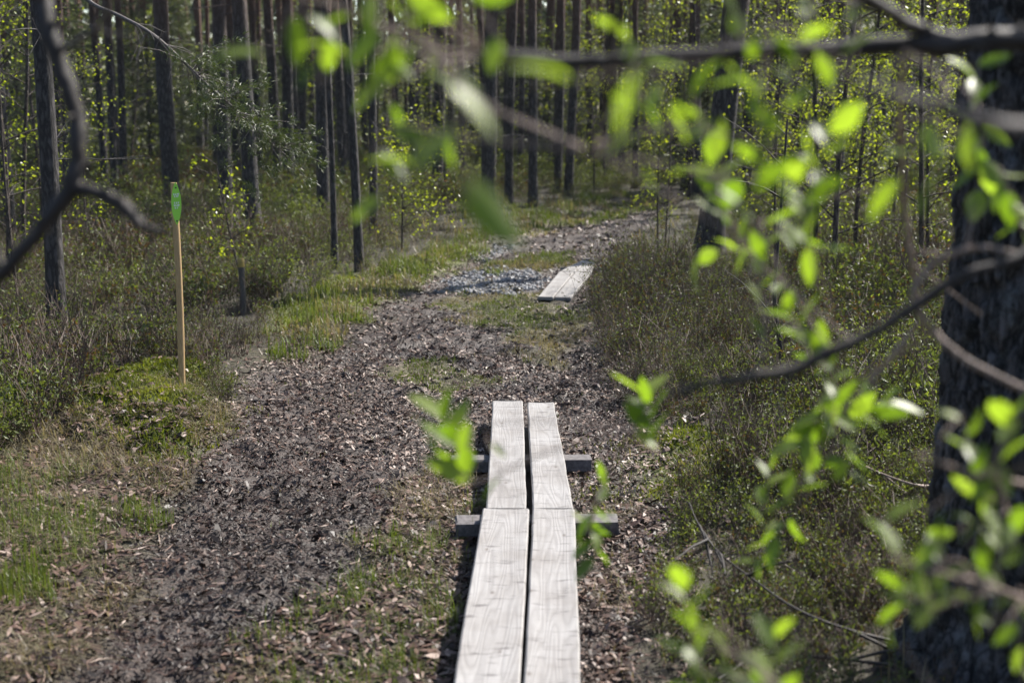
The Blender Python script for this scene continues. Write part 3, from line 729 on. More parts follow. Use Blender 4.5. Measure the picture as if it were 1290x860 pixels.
for k in range(58):
    px = U(-40, 1330); y = U(29, 50) if 120 < px < 860 else U(22, 46); x = (px - 645) / F * y
    birch(B_FAR[k % 4], x, y, FB_L, 'young birches between the far pines', U(0.6, 1.15))

for px, y in ((575, 33), (600, 40), (628, 36), (655, 42), (683, 34), (735, 39), (760, 33), (790, 42), (815, 36), (850, 30), (470, 34), (535, 38)):
    birch(B_FAR[int(U(0, 4))], (px - 645) / F * y, y, FB_L, 'young birches between the far pines', U(0.7, 1.1))

def spruce_proto(Ht, R0):
    g = Geo(); gl = Geo(); V, Q = tube([[0, 0, -0.1], [0, 0, Ht * 0.5], [0, 0, Ht]], [0.03 + Ht * 0.008, 0.02 + Ht * 0.004, 0.004], 7); g.add(V, Q)
    nb = int(Ht * 20)
    for k in range(nb):
        f = (k + U(0, 1)) / nb; z = Ht * (0.06 + 0.94 * f); a = U(0, 6.28); L_ = R0 * (1 - f) ** 0.8 * U(0.6, 1.15) + 0.1; d = np.array([math.cos(a), math.sin(a), 0])
        P = np.array([[0, 0, z], d * L_ * 0.5 + [0, 0, z - 0.05 * L_], d * L_ + [0, 0, z - 0.12 * L_]]); V, Q = tube(P, [0.009, 0.006, 0.003], 3); g.add(V, Q)
        m = int(14 + 26 * L_); s = U(0.2, 1, m)[:, None]; p = P[0] + (P[2] - P[0]) * s + RNG.normal(0, 0.05, (m, 3)); dd = unit(d + RNG.normal(0, 0.7, (m, 3)) + [0, 0, -0.15])
        V, Q = rhombs(p, dd, U(0.10, 0.2, m), 0.035, 0.1); gl.add(V, Q, np.repeat(U(0, 1, m), 4))
    V, Q, R = g.get(); a = mesh('trunk', V, Q, R, [M_bark]); V, Q, R = gl.get(); return a, mesh('crown', V, Q, R, [M_spruce], False)
SPR = [spruce_proto(h, r) for h, r in ((5.5, 1.25), (4.0, 1.0), (7.0, 1.4))]
SP_L = 'dull green young spruce in the dim wood behind the pine trunks'
for k in range(105):
    px = U(-60, 1340); y = U(33, 58) if 120 < px < 860 else U(26, 56); x = (px - 645) / F * y
    if 690 < px < 830 and y < 38: continue
    root = empty('young_spruce', (x, y, H1(x, y)), SP_L, 'tree', 'young spruces in the dim wood', U(0, 6.28)); s = U(0.6, 1.15); root.scale = (s, s, s)
    link('trunk', SPR[k % 3][0], root); link('crown', SPR[k % 3][1], root)

# far-off wood that reads as one mass, all round the place
g = Geo(); gl = Geo()
for k in range(420):
    a = U(0, 2 * math.pi); r = U(60, 105) if abs(((a - math.pi / 2 + math.pi) % (2 * math.pi)) - math.pi) < 0.6 else U(30, 60)
    x, y = r * math.cos(a), r * math.sin(a); z = H1(x, y) - 0.3
    V, Q = tube([[x, y, z], [x + U(-.2, .2), y, z + 8], [x + U(-.4, .4), y, z + 16]], [0.15, 0.12, 0.05], 6); g.add(V, Q)
n = 90000
a = U(0, 2 * math.pi, n); fw = np.abs(((a - math.pi / 2 + math.pi) % (2 * math.pi)) - math.pi) < 0.6
a2 = math.pi / 2 + U(-0.6, 0.6, n); a = np.where(U(0, 1, n) < 0.5, a2, a)
fw = np.abs(((a - math.pi / 2 + math.pi) % (2 * math.pi)) - math.pi) < 0.6
r = np.where(fw, U(58, 110, n), U(32, 62, n)); x, y = r * np.cos(a), r * np.sin(a); z = U(0, 1, n) ** 0.8 * 14
ok = fbm(x * 0.22 + z * 0.1, y * 0.22 + z * 0.3, 1.0, 61) > -0.25
x, y, z = x[ok], y[ok], z[ok]; n = len(x)
V, Q = rhombs(np.stack([x, y, z + 0.5], -1), rdir(n), U(0.5, 1.0, n), 0.5, 0.1)
Vt, Qt, Rt = g.get()
me = mesh('far_forest', np.vstack([Vt, V]), np.vstack([Qt, Q + len(Vt)]), np.concatenate([Rt, np.repeat(U(0, 1, n), 4)]), [M_bark, M_spruce], False)
mi = np.zeros(len(Qt) + len(Q), np.int32); mi[len(Qt):] = 1; me.polygons.foreach_set('material_index', mi)
tag(link('far_forest', me), 'dim far-off forest closing the view behind the pines', 'forest', None, 'stuff')

# ------------------------------------------------------------------ undergrowth
def shrub_proto(ns_, h, leaf, nl, spread=0.16, twiggy=0.5):
    g = Geo(); gl = Geo()
    for k in range(ns_):
        a = U(0, 6.28); s = U(0.2, 1) * spread; hh = h * U(0.55, 1.1); d = np.array([math.cos(a), math.sin(a), 0])
        P = np.array([d * s * 0.25, d * s * 0.6 + [0, 0, hh * 0.55], d * s * 1.1 + [0, 0, hh]]); P[1:] += RNG.normal(0, 0.03 * h / 0.3, (2, 3))
        P = smoothpath(P, 4); V, Q = tube(P, [0.0022, 0.002, 0.0016, 0.001], 3); g.add(V, Q, U(0, 1))
        ends = [P]
        for q in range(2):
            i0 = random.randint(1, 2); d2 = unit(np.array([U(-1, 1), U(-1, 1), U(0.5, 1.5)])); P2 = P[i0] + np.array([0, 0.5, 1])[:, None] * d2 * hh * 0.35; V, Q = tube(P2, [0.0014, 0.0012, 0.0008], 3); g.add(V, Q, U(0, 1)); ends.append(P2)
        E = np.vstack([e[1:] for e in ends]); m = nl
        p = E[RNG.integers(0, len(E), m)] + RNG.normal(0, 0.016 * h / 0.3, (m, 3)); dd = unit(RNG.normal(0, 0.8, (m, 3)) + [0, 0, 0.5])
        V, Q = rhombs(p, dd, U(0.7, 1.3, m) * leaf, leaf * 0.5, 0.2); gl.add(V, Q, np.repeat(U(0.1, 0.9, m), 4))
    return g.get(), gl.get()
SH_N = [shrub_proto(12, 0.27, 0.021, 16) for _ in range(5)]
SH_N += [shrub_proto(16, 0.34, 0.019, 4, 0.15) for _ in range(2)] + [shrub_proto(9, 0.20, 0.030, 16, 0.15)]
SH_M = [shrub_proto(9, 0.30, 0.030, 11, 0.2) for _ in range(4)] + [shrub_proto(13, 0.40, 0.026, 3, 0.2) for _ in range(2)] + [shrub_proto(8, 0.24, 0.034, 12, 0.2)]
SH_F = [shrub_proto(11, 0.38, 0.042, 12, 0.34) for _ in range(3)]
def heath_ok(x, y):
    p = sdist(PATH, x, y) + 0.25 * fbm(x, y, 3, 3)
    k = p < -0.10
    k &= (sdist(LGRASS, x, y) + 0.25 * fbm(x, y, 3, 8)) < 0.05
    k &= (sdist(RSTRIP, x, y) + 0.2 * fbm(x, y, 3, 9)) < 0.05
    k &= np.maximum.reduce([sdist(MOSS_L, x, y), sdist(MOSS_R, x, y), sdist(MOSS_L2, x, y)]) < 0.02
    k &= (sdist(HALO, x, y) < -0.05) | (U(0, 1, len(x)) < 0.35)
    k &= ~((np.abs(x - qx - (qy - y) * 0.16) < 0.12) & (y > qy - 1.5) & (y < qy + 0.1))
    return k & off_boards(x, y, 0.2)
bst = Geo(); blf = Geo()
for protos, y0, y1, dens in ((SH_N, 2.6, 9.0, 62), (SH_M, 9.0, 19.0, 38), (SH_F, 19.0, 60.0, 9)):
    A = 0.5 * ((0.46 * y1 + 1) ** 2 - (0.46 * y0 + 1) ** 2) / 0.46 * 2
    n = int(A * dens); y = np.sqrt(U(0, 1, n) * (y1 ** 2 - y0 ** 2) + y0 ** 2); x = U(-1, 1, n) * (0.46 * y + 1)
    k = heath_ok(x, y) & (fbm(x, y, 0.8, 41) > -0.55); x, y = x[k], y[k]
    pid = RNG.integers(0, len(protos), len(x)); sc = np.clip(U(0.6, 1.25, len(x)) * (1 + 0.9 * fbm(x, y, 1.0, 42)), 0.4, 1.9)
    edge = sstep(0.05, np.where(y > 13, 2.6, 0.9), -sdist(PATH, x, y)); sc = sc * (np.where(y > 13, 0.3, 0.55) + np.where(y > 13, 0.7, 0.45) * edge) * np.where((x > 0) & (y < 5.5), 0.72, 1)
    pn = fbm(x, y, 1.1, 44); pid = np.where((pn > 0.22) & (y < 10.5), len(protos) - 1, np.where((pn < -0.2) & (y < 19) & (U(0, 1, len(x)) < 0.6), len(protos) - 2, pid))
    rr = np.where((pn > 0.22) & (y < 10.5), 0.15, 0) + 0.7 * fbm(x, y, 0.7, 43) + U(-0.12, 0.12, len(x))
    z = height(x, y) - 0.01
    for q, (st, lf) in enumerate(protos):
        s = pid == q
        if not s.any(): continue
        pos = np.stack([x[s], y[s], z[s]], -1); rz = U(0, 6.28, s.sum())
        bst.add(*tile(*st, pos, rz, sc[s])); blf.add(*tile(*lf, pos, rz, sc[s], rr[s]))
RLOW = poly([(845, 660), (930, 600), (1200, 540), (1230, 900), (1100, 1000), (850, 1000)])
x0, x1, y0, y1 = RLOW[:, 0].min(), RLOW[:, 0].max(), RLOW[:, 1].min(), RLOW[:, 1].max(); n = int((x1 - x0) * (y1 - y0) * 72)
x, y = U(x0, x1, n), U(y0, y1, n); k = (sdist(RLOW, x, y) + 0.25 * fbm(x, y, 3, 9) > 0) & (np.hypot(x - 1.5, y - 4.2) > 0.38); x, y = x[k], y[k]; pid = RNG.integers(0, len(SH_N), len(x))
for q, (st, lf) in enumerate(SH_N):
    sel = pid == q; pos = np.stack([x[sel], y[sel], height(x[sel], y[sel]) - 0.01], -1); rz = U(0, 6.28, sel.sum()); sc = U(0.4, 0.85, sel.sum())
    bst.add(*tile(*st, pos, rz, sc)); blf.add(*tile(*lf, pos, rz, sc, U(-0.15, 0.25, sel.sum())))
V1, Q1, R1_ = bst.get(); V2, Q2, R2_ = blf.get()
me = mesh('undergrowth', np.vstack([V1, V2]), np.vstack([Q1, Q2 + len(V1)]), np.concatenate([R1_, R2_]), [M_stem, M_shrub], False)
mi = np.zeros(len(Q1) + len(Q2), np.int32); mi[len(Q1):] = 1; me.polygons.foreach_set('material_index', mi)
tag(link('undergrowth', me), 'low olive heath of dwarf shrubs covering the forest floor', 'undergrowth', None, 'stuff')

# taller shrubs right of the path
TS = []
for k in range(4):
    st, lf = shrub_proto(38, 0.62, 0.022, 17, 0.34); lf = (lf[0], lf[1], lf[2] * 0.85 - 0.08 + 0.12 * k / 4)
    TS.append((mesh('twigs', *st, [M_stem], False), mesh('leaves', *lf, [M_shrub], False)))
TSL = 'tall twiggy heath shrub in the bank just right of the path'
for k, (px, py, s) in enumerate([(770, 455, .85), (800, 470, .95), (835, 490, .9), (760, 415, .9), (800, 425, 1.05), (840, 440, 1.1), (880, 455, 1.1), (755, 385, .8), (790, 390, 1.0), (830, 400, 1.1), (870, 410, 1.1),
                                 (910, 425, 1.1), (780, 360, .9), (815, 368, 1.0), (855, 375, 1.1), (900, 385, 1.0), (940, 400, 1.0), (800, 342, .9), (845, 350, 1.0), (925, 455, 1.0), (960, 440, 1.0), (790, 505, .6), (870, 500, .8)]):
    x, y, z = foot(px, py); r = empty('heath_shrub', (x, y, z - 0.02), TSL, 'shrub', 'tall heath shrubs right of the path', U(0, 6.28)); s *= 0.72 if (py < 372 or px > 865) else 0.92; r.scale = (s, s, s * U(0.9, 1.1))
    link('twigs', TS[k % 4][0], r); link('leaves', TS[k % 4][1], r)

# ------------------------------------------------------------------ grass, moss, litter, stones
def blades(x, y, h, wd, bend, rnd):
    n = len(x); z = height(x, y) - 0.004; a = U(0, 6.28, n); ca, sa = np.cos(a), np.sin(a)
    D = np.stack([ca, sa, 0 * a], -1); S_ = np.stack([-sa, ca, 0 * a], -1); P = np.stack([x, y, z], -1)
    h = h[:, None]; b = bend[:, None]; wd = np.broadcast_to(wd, (n,))[:, None]
    up = np.array([0, 0, 1.0])
    m = P + up * h * (0.62 - 0.48 * b) + D * h * (0.16 * b + 0.26 * b * b); tip = P + up * h * np.maximum(0.05, 1 - 1.0 * b) + D * h * (0.25 + 0.75 * b) * np.minimum(1, b + 0.2)
    V = np.stack([P - S_ * wd / 2, P + S_ * wd / 2, m - S_ * wd * 0.4, m + S_ * wd * 0.4, tip - S_ * wd * 0.06, tip + S_ * wd * 0.06], 1)
    Q = np.arange(n)[:, None, None] * 6 + np.array([[0, 1, 3, 2], [2, 3, 5, 4]])[None]
    return V.reshape(-1, 3), Q.reshape(-1, 4), np.repeat(rnd, 6)
gg = Geo()
def region(P, pad=0.3): return P[:, 0].min() - pad, P[:, 0].max() + pad, max(2.4, P[:, 1].min() - pad), P[:, 1].max() + pad
def sow(P, dens, green, hlo, hhi, wd, bend, amp=0.3, clump=5.0, thr=0.0, ml=0.0):
    x0, x1, y0, y1 = region(P); n = int((x1 - x0) * (y1 - y0) * dens)
    x, y = U(x0, x1, n), U(y0, y1, n); c = fbm(x, y, clump, 51, 2)
    k = (sdist(P, x, y) + amp * fbm(x, y, 3, 3) > ml) & (c > thr) & off_boards(x, y, 0.03)
    if P is LGRASS: k &= sdist(MOSS_L, x, y) + 0.2 * fbm(x, y, 3, 3) < 0.1 * U(0, 1, n)
    x, y, c = x[k], y[k], c[k]
    gr = fbm(x, y, 2.2, 52) + green + U(-0.15, 0.15, len(x)) > 0
    rnd = np.where(gr, U(0.55, 1, len(x)), U(0, 0.5, len(x)))
    h = U(hlo, hhi, len(x)) * (0.7 + 0.8 * np.clip(c - thr, 0, 1)) * np.where(gr, 0.85, 1.0)
    gg.add(*blades(x, y, h, wd, np.clip(np.where(gr, bend * 0.6, bend) + U(-0.45, 0.4, len(x)), 0.05, 1.0), rnd))
sow(STRIP, 3600, -0.08, 0.05, 0.20, 0.0030, 0.85, thr=-0.05)
sow(RSTRIP, 2200, -0.4, 0.07, 0.17, 0.0032, 0.85, thr=-0.1)
sow(LGRASS, 3600, -0.05, 0.05, 0.20, 0.0032, 0.85, thr=-0.1)
sow(MOSS_L, 900, -0.15, 0.08, 0.18, 0.004, 0.8, thr=0.12)
sow(MOSS_R, 900, 0.0, 0.06, 0.15, 0.004, 0.7, thr=-0.1)
sow(GR1, 3000, 0.0, 0.02, 0.06, 0.005, 0.5, thr=-0.2, amp=0.4)
sow(GR2, 3600, -0.05, 0.02, 0.065, 0.005, 0.6, thr=-0.35, amp=0.5)
sow(GR3, 2200, 0.05, 0.05, 0.11, 0.008, 0.5, thr=-0.35, amp=0.4)
sow(GR4, 700, 0.05, 0.05, 0.12, 0.014, 0.5, thr=-0.3, amp=0.5)
sow(HALO, 1100, 0.18, 0.07, 0.22, 0.008, 0.6, thr=-0.3, amp=0.5)
sow(GRAV, 260, 0.4, 0.03, 0.08, 0.007, 0.5, thr=0.15)
sow(PATH, 130, 0.12, 0.03, 0.07, 0.005, 0.5, thr=0.25)
sow(STRIP, 1300, -0.6, 0.08, 0.22, 0.0028, 1.2, thr=-0.05, clump=3.0)
sow(RSTRIP, 1300, -0.6, 0.08, 0.22, 0.0028, 1.2, thr=-0.1, clump=3.0)
sow(LGRASS, 1100, -0.6, 0.08, 0.28, 0.003, 1.2, thr=-0.1, clump=3.0)
sow(poly([(-40, 640), (-40, 555), (130, 535), (285, 512), (255, 580), (150, 625)]), 2600, -0.5, 0.12, 0.30, 0.003, 0.95, thr=-0.1, clump=3.0)
tuft = poly([(-20, 790), (-10, 725), (60, 715), (95, 740), (80, 775)]); sow(tuft, 5000, 0.7, 0.09, 0.17, 0.004, 0.3, thr=-0.3, amp=0.15)
tuft = poly([(150, 665), (165, 635), (215, 640), (215, 668), (180, 680)]); sow(tuft, 3500, 0.6, 0.08, 0.14, 0.004, 0.3, thr=-0.3, amp=0.15)
# long pale straw among the heath
n = 9000; y = np.sqrt(U(0, 1, n) * (24 ** 2 - 9) + 9); x = U(-1, 1, n) * (0.45 * y + 0.5); k = heath_ok(x, y); x, y = x[k], y[k]; n = len(x)
gg.add(*blades(x, y, U(0.12, 0.32, n), 0.003 + 0.0004 * y, U(0.2, 0.9, n), np.where(U(0, 1, n) < 0.75, U(0, 0.5, n), U(0.55, 1, n))))
V, Q, R = gg.get(); tag(link('grass', mesh('grass', V, Q, R, [M_grass], False)), 'dry straw and fresh green grass tufts along the path', 'grass', None, 'stuff')

gm_ = Geo()
for P, dens in ((MOSS_L, 14000), (MOSS_R, 6500), (MOSS_L2, 2600)):
    x0, x1, y0, y1 = region(P); n = int((x1 - x0) * (y1 - y0) * dens); x, y = U(x0, x1, n), U(y0, y1, n)
    k = (sdist(P, x, y) + 0.35 * fbm(x, y, 3, 3) > 0.22 * U(-1, 1, n) ** 3) & (noise(x, y, 5, 71) + U(-.15, .15, n) > -0.28); x, y = x[k], y[k]; n = len(x)
    V, Q = rhombs(np.stack([x, y, height(x, y) - 0.004], -1), unit(RNG.normal(0, 0.5, (n, 3)) + [0, 0, 1]), U(0.018, 0.045, n), 0.009, 0.2)
    gm_.add(V, Q, np.repeat(np.clip(0.45 + 1.0 * fbm(x, y, 4, 72) + U(-0.3, 0.3, n), 0, 1), 4))
V, Q, R = gm_.get(); tag(link('moss', mesh('moss', V, Q, R, [M_moss], False)), 'bright green moss cushions beside the path', 'moss', None, 'stuff')

gl_ = Geo()
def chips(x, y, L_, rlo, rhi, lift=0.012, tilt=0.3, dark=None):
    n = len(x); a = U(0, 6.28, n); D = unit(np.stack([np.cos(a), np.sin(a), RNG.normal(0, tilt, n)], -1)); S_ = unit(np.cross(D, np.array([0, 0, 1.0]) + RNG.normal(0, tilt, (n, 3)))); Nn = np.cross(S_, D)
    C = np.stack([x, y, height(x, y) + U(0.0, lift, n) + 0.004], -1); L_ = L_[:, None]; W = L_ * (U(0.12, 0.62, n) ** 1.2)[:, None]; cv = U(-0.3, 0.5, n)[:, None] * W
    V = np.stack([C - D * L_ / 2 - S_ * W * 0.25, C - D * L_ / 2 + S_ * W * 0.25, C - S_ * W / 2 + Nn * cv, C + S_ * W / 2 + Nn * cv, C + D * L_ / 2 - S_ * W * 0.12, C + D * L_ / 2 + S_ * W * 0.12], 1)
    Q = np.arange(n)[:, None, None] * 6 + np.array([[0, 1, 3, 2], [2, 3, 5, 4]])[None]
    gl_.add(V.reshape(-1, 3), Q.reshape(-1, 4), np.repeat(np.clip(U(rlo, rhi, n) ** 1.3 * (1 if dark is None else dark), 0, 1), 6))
for y0, y1, dens, l0, l1 in ((2.8, 6.5, 8500, 0.008, 0.034), (6.5, 10, 5200, 0.010, 0.038), (10, 17, 1300, 0.018, 0.05), (17, 28, 160, 0.04, 0.10)):
    xr = 2.4 if y1 < 12 else 4.5
    n = int(2 * xr * (y1 - y0) * dens); x, y = U(-xr, xr, n), U(y0, y1, n); n0 = fbm(x, y, 3.5, 81)
    k = (sdist(PATH, x, y) + 0.2 * fbm(x, y, 3, 3) > -0.3 * U(0, 1, n) ** 2) & (n0 > -0.95 + 0.5 * U(0, 1, n)) & off_boards(x, y, -0.01)
    k &= (sdist(STRIP, x, y) + 0.3 * fbm(x, y, 3, 3) < 0.03) | (U(0, 1, n) < 0.3)
    k &= (np.maximum.reduce([sdist(G_, x, y) for G_ in (GR1, GR2, GR3, GR4)]) + 0.35 * fbm(x, y, 3, 3) < 0) | (U(0, 1, n) < 0.3)
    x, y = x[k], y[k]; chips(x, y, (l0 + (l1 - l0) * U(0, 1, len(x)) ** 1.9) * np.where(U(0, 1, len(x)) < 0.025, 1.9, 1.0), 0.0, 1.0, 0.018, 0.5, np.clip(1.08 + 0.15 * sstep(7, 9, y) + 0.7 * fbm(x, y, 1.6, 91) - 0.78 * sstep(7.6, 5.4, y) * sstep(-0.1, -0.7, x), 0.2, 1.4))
for P, dens in ((RSTRIP, 3500), (STRIP, 2500), (MOSS_R, 600), (LGRASS, 2600), (MOSS_L, 700), (HALO, 500)):
    x0, x1, y0, y1 = region(P); n = int((x1 - x0) * (y1 - y0) * dens); x, y = U(x0, x1, n), U(y0, y1, n); k = (sdist(P, x, y) + 0.2 * fbm(x, y, 3, 3) > 0) & off_boards(x, y, 0); x, y = x[k], y[k]; chips(x, y, U(0.02, 0.055, len(x)), 0.2, 1.0, 0.02)
# peat clods kicked up along the wheel of the path
n = 1500; x, y = U(-2.3, 1.2, n), U(2.9, 12, n); k = (sdist(PATH, x, y) + 0.2 * fbm(x, y, 3, 3) > 0.05) & off_boards(x, y, 0.08) & (fbm(x, y, 1.5, 96) + U(-.3, .2, n) > 0); x, y = x[k], y[k]; n = len(x)
th_ = np.arange(7) * 2 * math.pi / 7; sz = (U(0.006, 0.026, n) * U(.5, 1.2, n))[:, None]; V = []
for hh, rr in ((-0.2, 1.0), (0.45, .85), (0.8, .4)):
    rad = sz * rr * U(.65, 1.25, (n, 7)); V.append(np.stack([x[:, None] + rad * np.cos(th_) * 1.2, y[:, None] + rad * np.sin(th_), height(x, y)[:, None] + 0.006 + sz * hh * U(.6, 1.2, (n, 7))], -1))
V = np.concatenate(V, 1); q = [[r * 7 + j, r * 7 + (j + 1) % 7, r * 7 + 7 + (j + 1) % 7, r * 7 + 7 + j] for r in range(2) for j in range(7)] + [[14, 15, 16, 17], [14, 17, 18, 20], [18, 19, 20, 20]][:2]
gl_.add(V.reshape(-1, 3), (np.arange(n)[:, None, None] * 21 + np.array(q)[None]).reshape(-1, 4), np.repeat(U(0, 0.4, n), 21))
# long pale fibres of straw and bark among the chips
n = 9000; x, y = U(-2.4, 2.4, n), U(2.9, 11, n); k = (sdist(PATH, x, y) + 0.2 * fbm(x, y, 3, 3) > -0.15) & off_boards(x, y, 0.03) & (fbm(x, y, 2.0, 95) + U(-.3, .3, n) > 0.0); x, y = x[k], y[k]; n = len(x)
a = U(0, 6.28, n); Lf = U(0.03, 0.11, n)[:, None]; D = np.stack([np.cos(a), np.sin(a), RNG.normal(0, .12, n)], -1); S_ = np.stack([-np.sin(a), np.cos(a), 0 * a], -1); C = np.stack([x, y, height(x, y) + 0.016], -1); wv = U(0.001, 0.0028, n)[:, None]; bd = RNG.normal(0, .18, n)[:, None] * Lf
V = np.stack([C - D * Lf / 2 - S_ * wv, C - D * Lf / 2 + S_ * wv, C + S_ * (bd - wv), C + S_ * (bd + wv) + [0, 0, .004], C + D * Lf / 2 - S_ * wv * .5, C + D * Lf / 2 + S_ * wv * .5], 1)
Q = np.arange(n)[:, None, None] * 6 + np.array([[0, 1, 3, 2], [2, 3, 5, 4]])[None]; gl_.add(V.reshape(-1, 3), Q.reshape(-1, 4), np.repeat(U(0.7, 1.0, n), 6))
n = 16000; y = np.sqrt(U(0, 1, n) * (100 - 9) + 9); x = U(-1, 1, n) * (0.42 * y + 0.3); k = heath_ok(x, y); x, y = x[k], y[k]; chips(x, y, U(0.02, 0.05, len(x)), 0.2, 1.0, 0.05)
V, Q, R = gl_.get(); tag(link('leaf_litter', mesh('leaf_litter', V, Q, R, [M_litter], False)), 'trampled bark chips and dead leaves on the muddy path', 'leaf litter', None, 'stuff')

gp = Geo()
ico = np.array([[0, 0, 1], [1, 0, 0], [0, 1, 0], [-1, 0, 0], [0, -1, 0], [0, 0, -1]], float); iq = np.array([[0, 1, 2, 2], [0, 2, 3, 3], [0, 3, 4, 4], [0, 4, 1, 1]])
for P, dens in ((GRAV, 1500), (GRAV2, 900)):
    x0, x1, y0, y1 = region(P); n = int((x1 - x0) * (y1 - y0) * dens); x, y = U(x0, x1, n), U(y0, y1, n); k = (sdist(P, x, y) + 0.3 * fbm(x, y, 3, 3) > 0) & off_boards(x, y, 0); x, y = x[k], y[k]; n = len(x)
    a = U(0, 6.28, n); D = np.stack([np.cos(a), np.sin(a), RNG.normal(0, .25, n)], -1); E = np.stack([-np.sin(a), np.cos(a), RNG.normal(0, .25, n)], -1); s = U(0.010, 0.032, n)[:, None]; C = np.stack([x, y, height(x, y) + 0.004], -1)
    up = np.array([0, 0, 1.0]); V = np.stack([C - D * s - E * s * .6, C + D * s - E * s * .5, C + D * s * .8 + E * s * .6, C - D * s * .9 + E * s * .5,
                  C - D * s * .5 - E * s * .3 + up * s * .5, C + D * s * .5 - E * s * .3 + up * s * .6, C + D * s * .4 + E * s * .3 + up * s * .5, C - D * s * .5 + E * s * .3 + up * s * .55], 1)
    b = np.array([[4, 5, 6, 7], [0, 1, 5, 4], [1, 2, 6, 5], [2, 3, 7, 6], [3, 0, 4, 7]]); Q = np.arange(n)[:, None, None] * 8 + b[None]
    gp.add(V.reshape(-1, 3), Q.reshape(-1, 4), np.repeat(U(0, 1, n), 8))
V, Q, R = gp.get(); tag(link('gravel', mesh('gravel', V, Q, R, [M_pebble], False)), 'wet grey stones in the hollow beside the distant boardwalk', 'gravel', None, 'stuff')

# ------------------------------------------------------------------ fallen branches
def stick(name, pts, radii, label, group, twigs=4, mat_=None):
    P0 = np.array(pts); org = P0[len(P0) // 2] * [1, 1, 0]; n = 28
    P = smoothpath(P0 - org, n); g = Geo(); V, Q = tube(P, np.linspace(radii[0], radii[1], n), 7); g.add(V, Q)
    for k in range(twigs):
        i0 = random.randint(4, n - 5); t = unit(P[i0 + 1] - P[i0]); d = unit(t + RNG.normal(0, 0.55, 3)); L_ = U(0.12, 0.3); q = np.array([P[i0], P[i0] + d * L_ * .5 + [0, 0, .01], P[i0] + d * L_]); V, Q = tube(q, [radii[1] * 1.1, radii[1] * .8, radii[1] * .5], 4); g.add(V, Q)
    o = geo_obj(name, g, mat_ or M_limb, None, org); return tag(o, label, 'branch', group)
def onpx(px, py, z): p = plane(px, py, z); return p
stick('fallen_branch', [onpx(868, 632, .30), onpx(880, 660, .26), onpx(905, 695, .22), onpx(950, 730, .22), onpx(1000, 765, .20), onpx(1060, 790, .16), onpx(1130, 808, .10), onpx(1170, 812, .05)], (0.002, 0.006), 'long dark fallen branch arching over the low plants in front of the massive pine', 'fallen branches', 8)
stick('fallen_branch', [onpx(1105, 495, .16), onpx(1140, 491, .2), onpx(1185, 488, .18), onpx(1240, 492, .1)], (0.007, 0.011), 'pale broken stick resting against the massive pine trunk', 'fallen branches', 2, M_twig)
stick('fallen_branch', [onpx(1045, 560, .2), onpx(1085, 585, .25), onpx(1150, 610, .25), onpx(1190, 612, .2)], (0.003, 0.006), 'thin brown twig hanging over the heath left of the massive pine', 'fallen branches', 3, M_tan)
stick('fallen_branch', [onpx(905, 855, .10), onpx(960, 825, .06), onpx(1040, 828, .08), onpx(1130, 838, .12)], (0.004, 0.0055), 'dark fallen stick lying low at the foot of the massive pine', 'fallen branches', 3)
# dead sapling right of the path
x, y, z = foot(985, 492)
dsp = empty('bare_sapling', (x, y, z), 'thin bare dark sapling standing in the heath left of the massive pine', 'tree')
d = y * CT + CAMZ * ST
g = Geo(); P = smoothpath(np.array([[0, 0, -.1], at(983, 440, d) - [x, y, z], at(976, 380, d) - [x, y, z], at(979, 320, d) - [x, y, z], at(985, 250, d) - [x, y, z], at(992, 150, d) - [x, y, z]]), 26); V, Q = tube(P, np.linspace(.017, .006, 26), 8); g.add(V, Q)
for k in range(9):
    i0 = random.randint(8, 24); dd = unit(np.array([U(-1, 1), U(-1, 1), U(0.1, .9)])); L_ = U(.2, .6); q = smoothpath(np.array([P[i0], P[i0] + dd * L_ * .5 + [0, 0, .03], P[i0] + dd * L_]), 4); V, Q = tube(q, np.linspace(.005, .0015, 4), 4); g.add(V, Q)
geo_obj('trunk', g, M_limb, dsp)

# ------------------------------------------------------------------ near blurred branches
bs = empty('bare_shrub', (-1.25, 1.55, 0), 'dark bare forked branch close to the camera at the upper left', 'shrub')
off = np.array(bs.location)
def limb(parent, name, pts, r, m, n=30, off=off, wob=0.0015):
    P = smoothpath(np.array(pts) - off, n); g = Geo(); rr = np.interp(np.linspace(0, 1, n), np.linspace(0, 1, len(r)), r)
    P[1:-1] += RNG.normal(0, wob, (n - 2, 3)) * (rr[1:-1, None] / 0.01); rr = rr * (1 + 0.05 * RNG.normal(0, 1, n))
    V, Q = tube(P, rr, 9); g.add(V, Q)
    for k in range(int(n * 0.5)):
        i0 = random.randint(2, n - 3); t = unit(P[i0 + 1] - P[i0]); d = unit(t * .6 + RNG.normal(0, .7, 3)); L_ = rr[i0] * U(1.2, 3.0) + (U(.02, .12) if U() < .3 else 0)
        q = np.array([P[i0], P[i0] + d * L_ * .6, P[i0] + d * L_ + RNG.normal(0, .15, 3) * L_]); V, Q = tube(q, [rr[i0] * .55, rr[i0] * .35, .0008], 5); g.add(V, Q)
    return geo_obj(name, g, m, parent), P
D1 = 1.95
J = at(92, 236, D1)
limb(bs, 'stem', [(-1.25, 1.55, -0.05), (-1.15, 1.56, 0.5), (-0.98, 1.58, 1.0), at(-60, 420, D1), at(10, 338, D1), at(52, 285, D1), J], [.016, .014, .012, .0105, .0095, .0105, .0135], M_limb)
o_, _ = limb(bs, 'branch', [J, at(98, 195, D1), at(94, 145, D1), at(78, 90, D1), at(60, 35, D1), at(48, -20, D1), at(30, -90, D1 - .1), at(0, -220, D1 - .2)], [.0140, .0125, .0118, .0128, .0122, .0112, .0095, .006], M_limb)
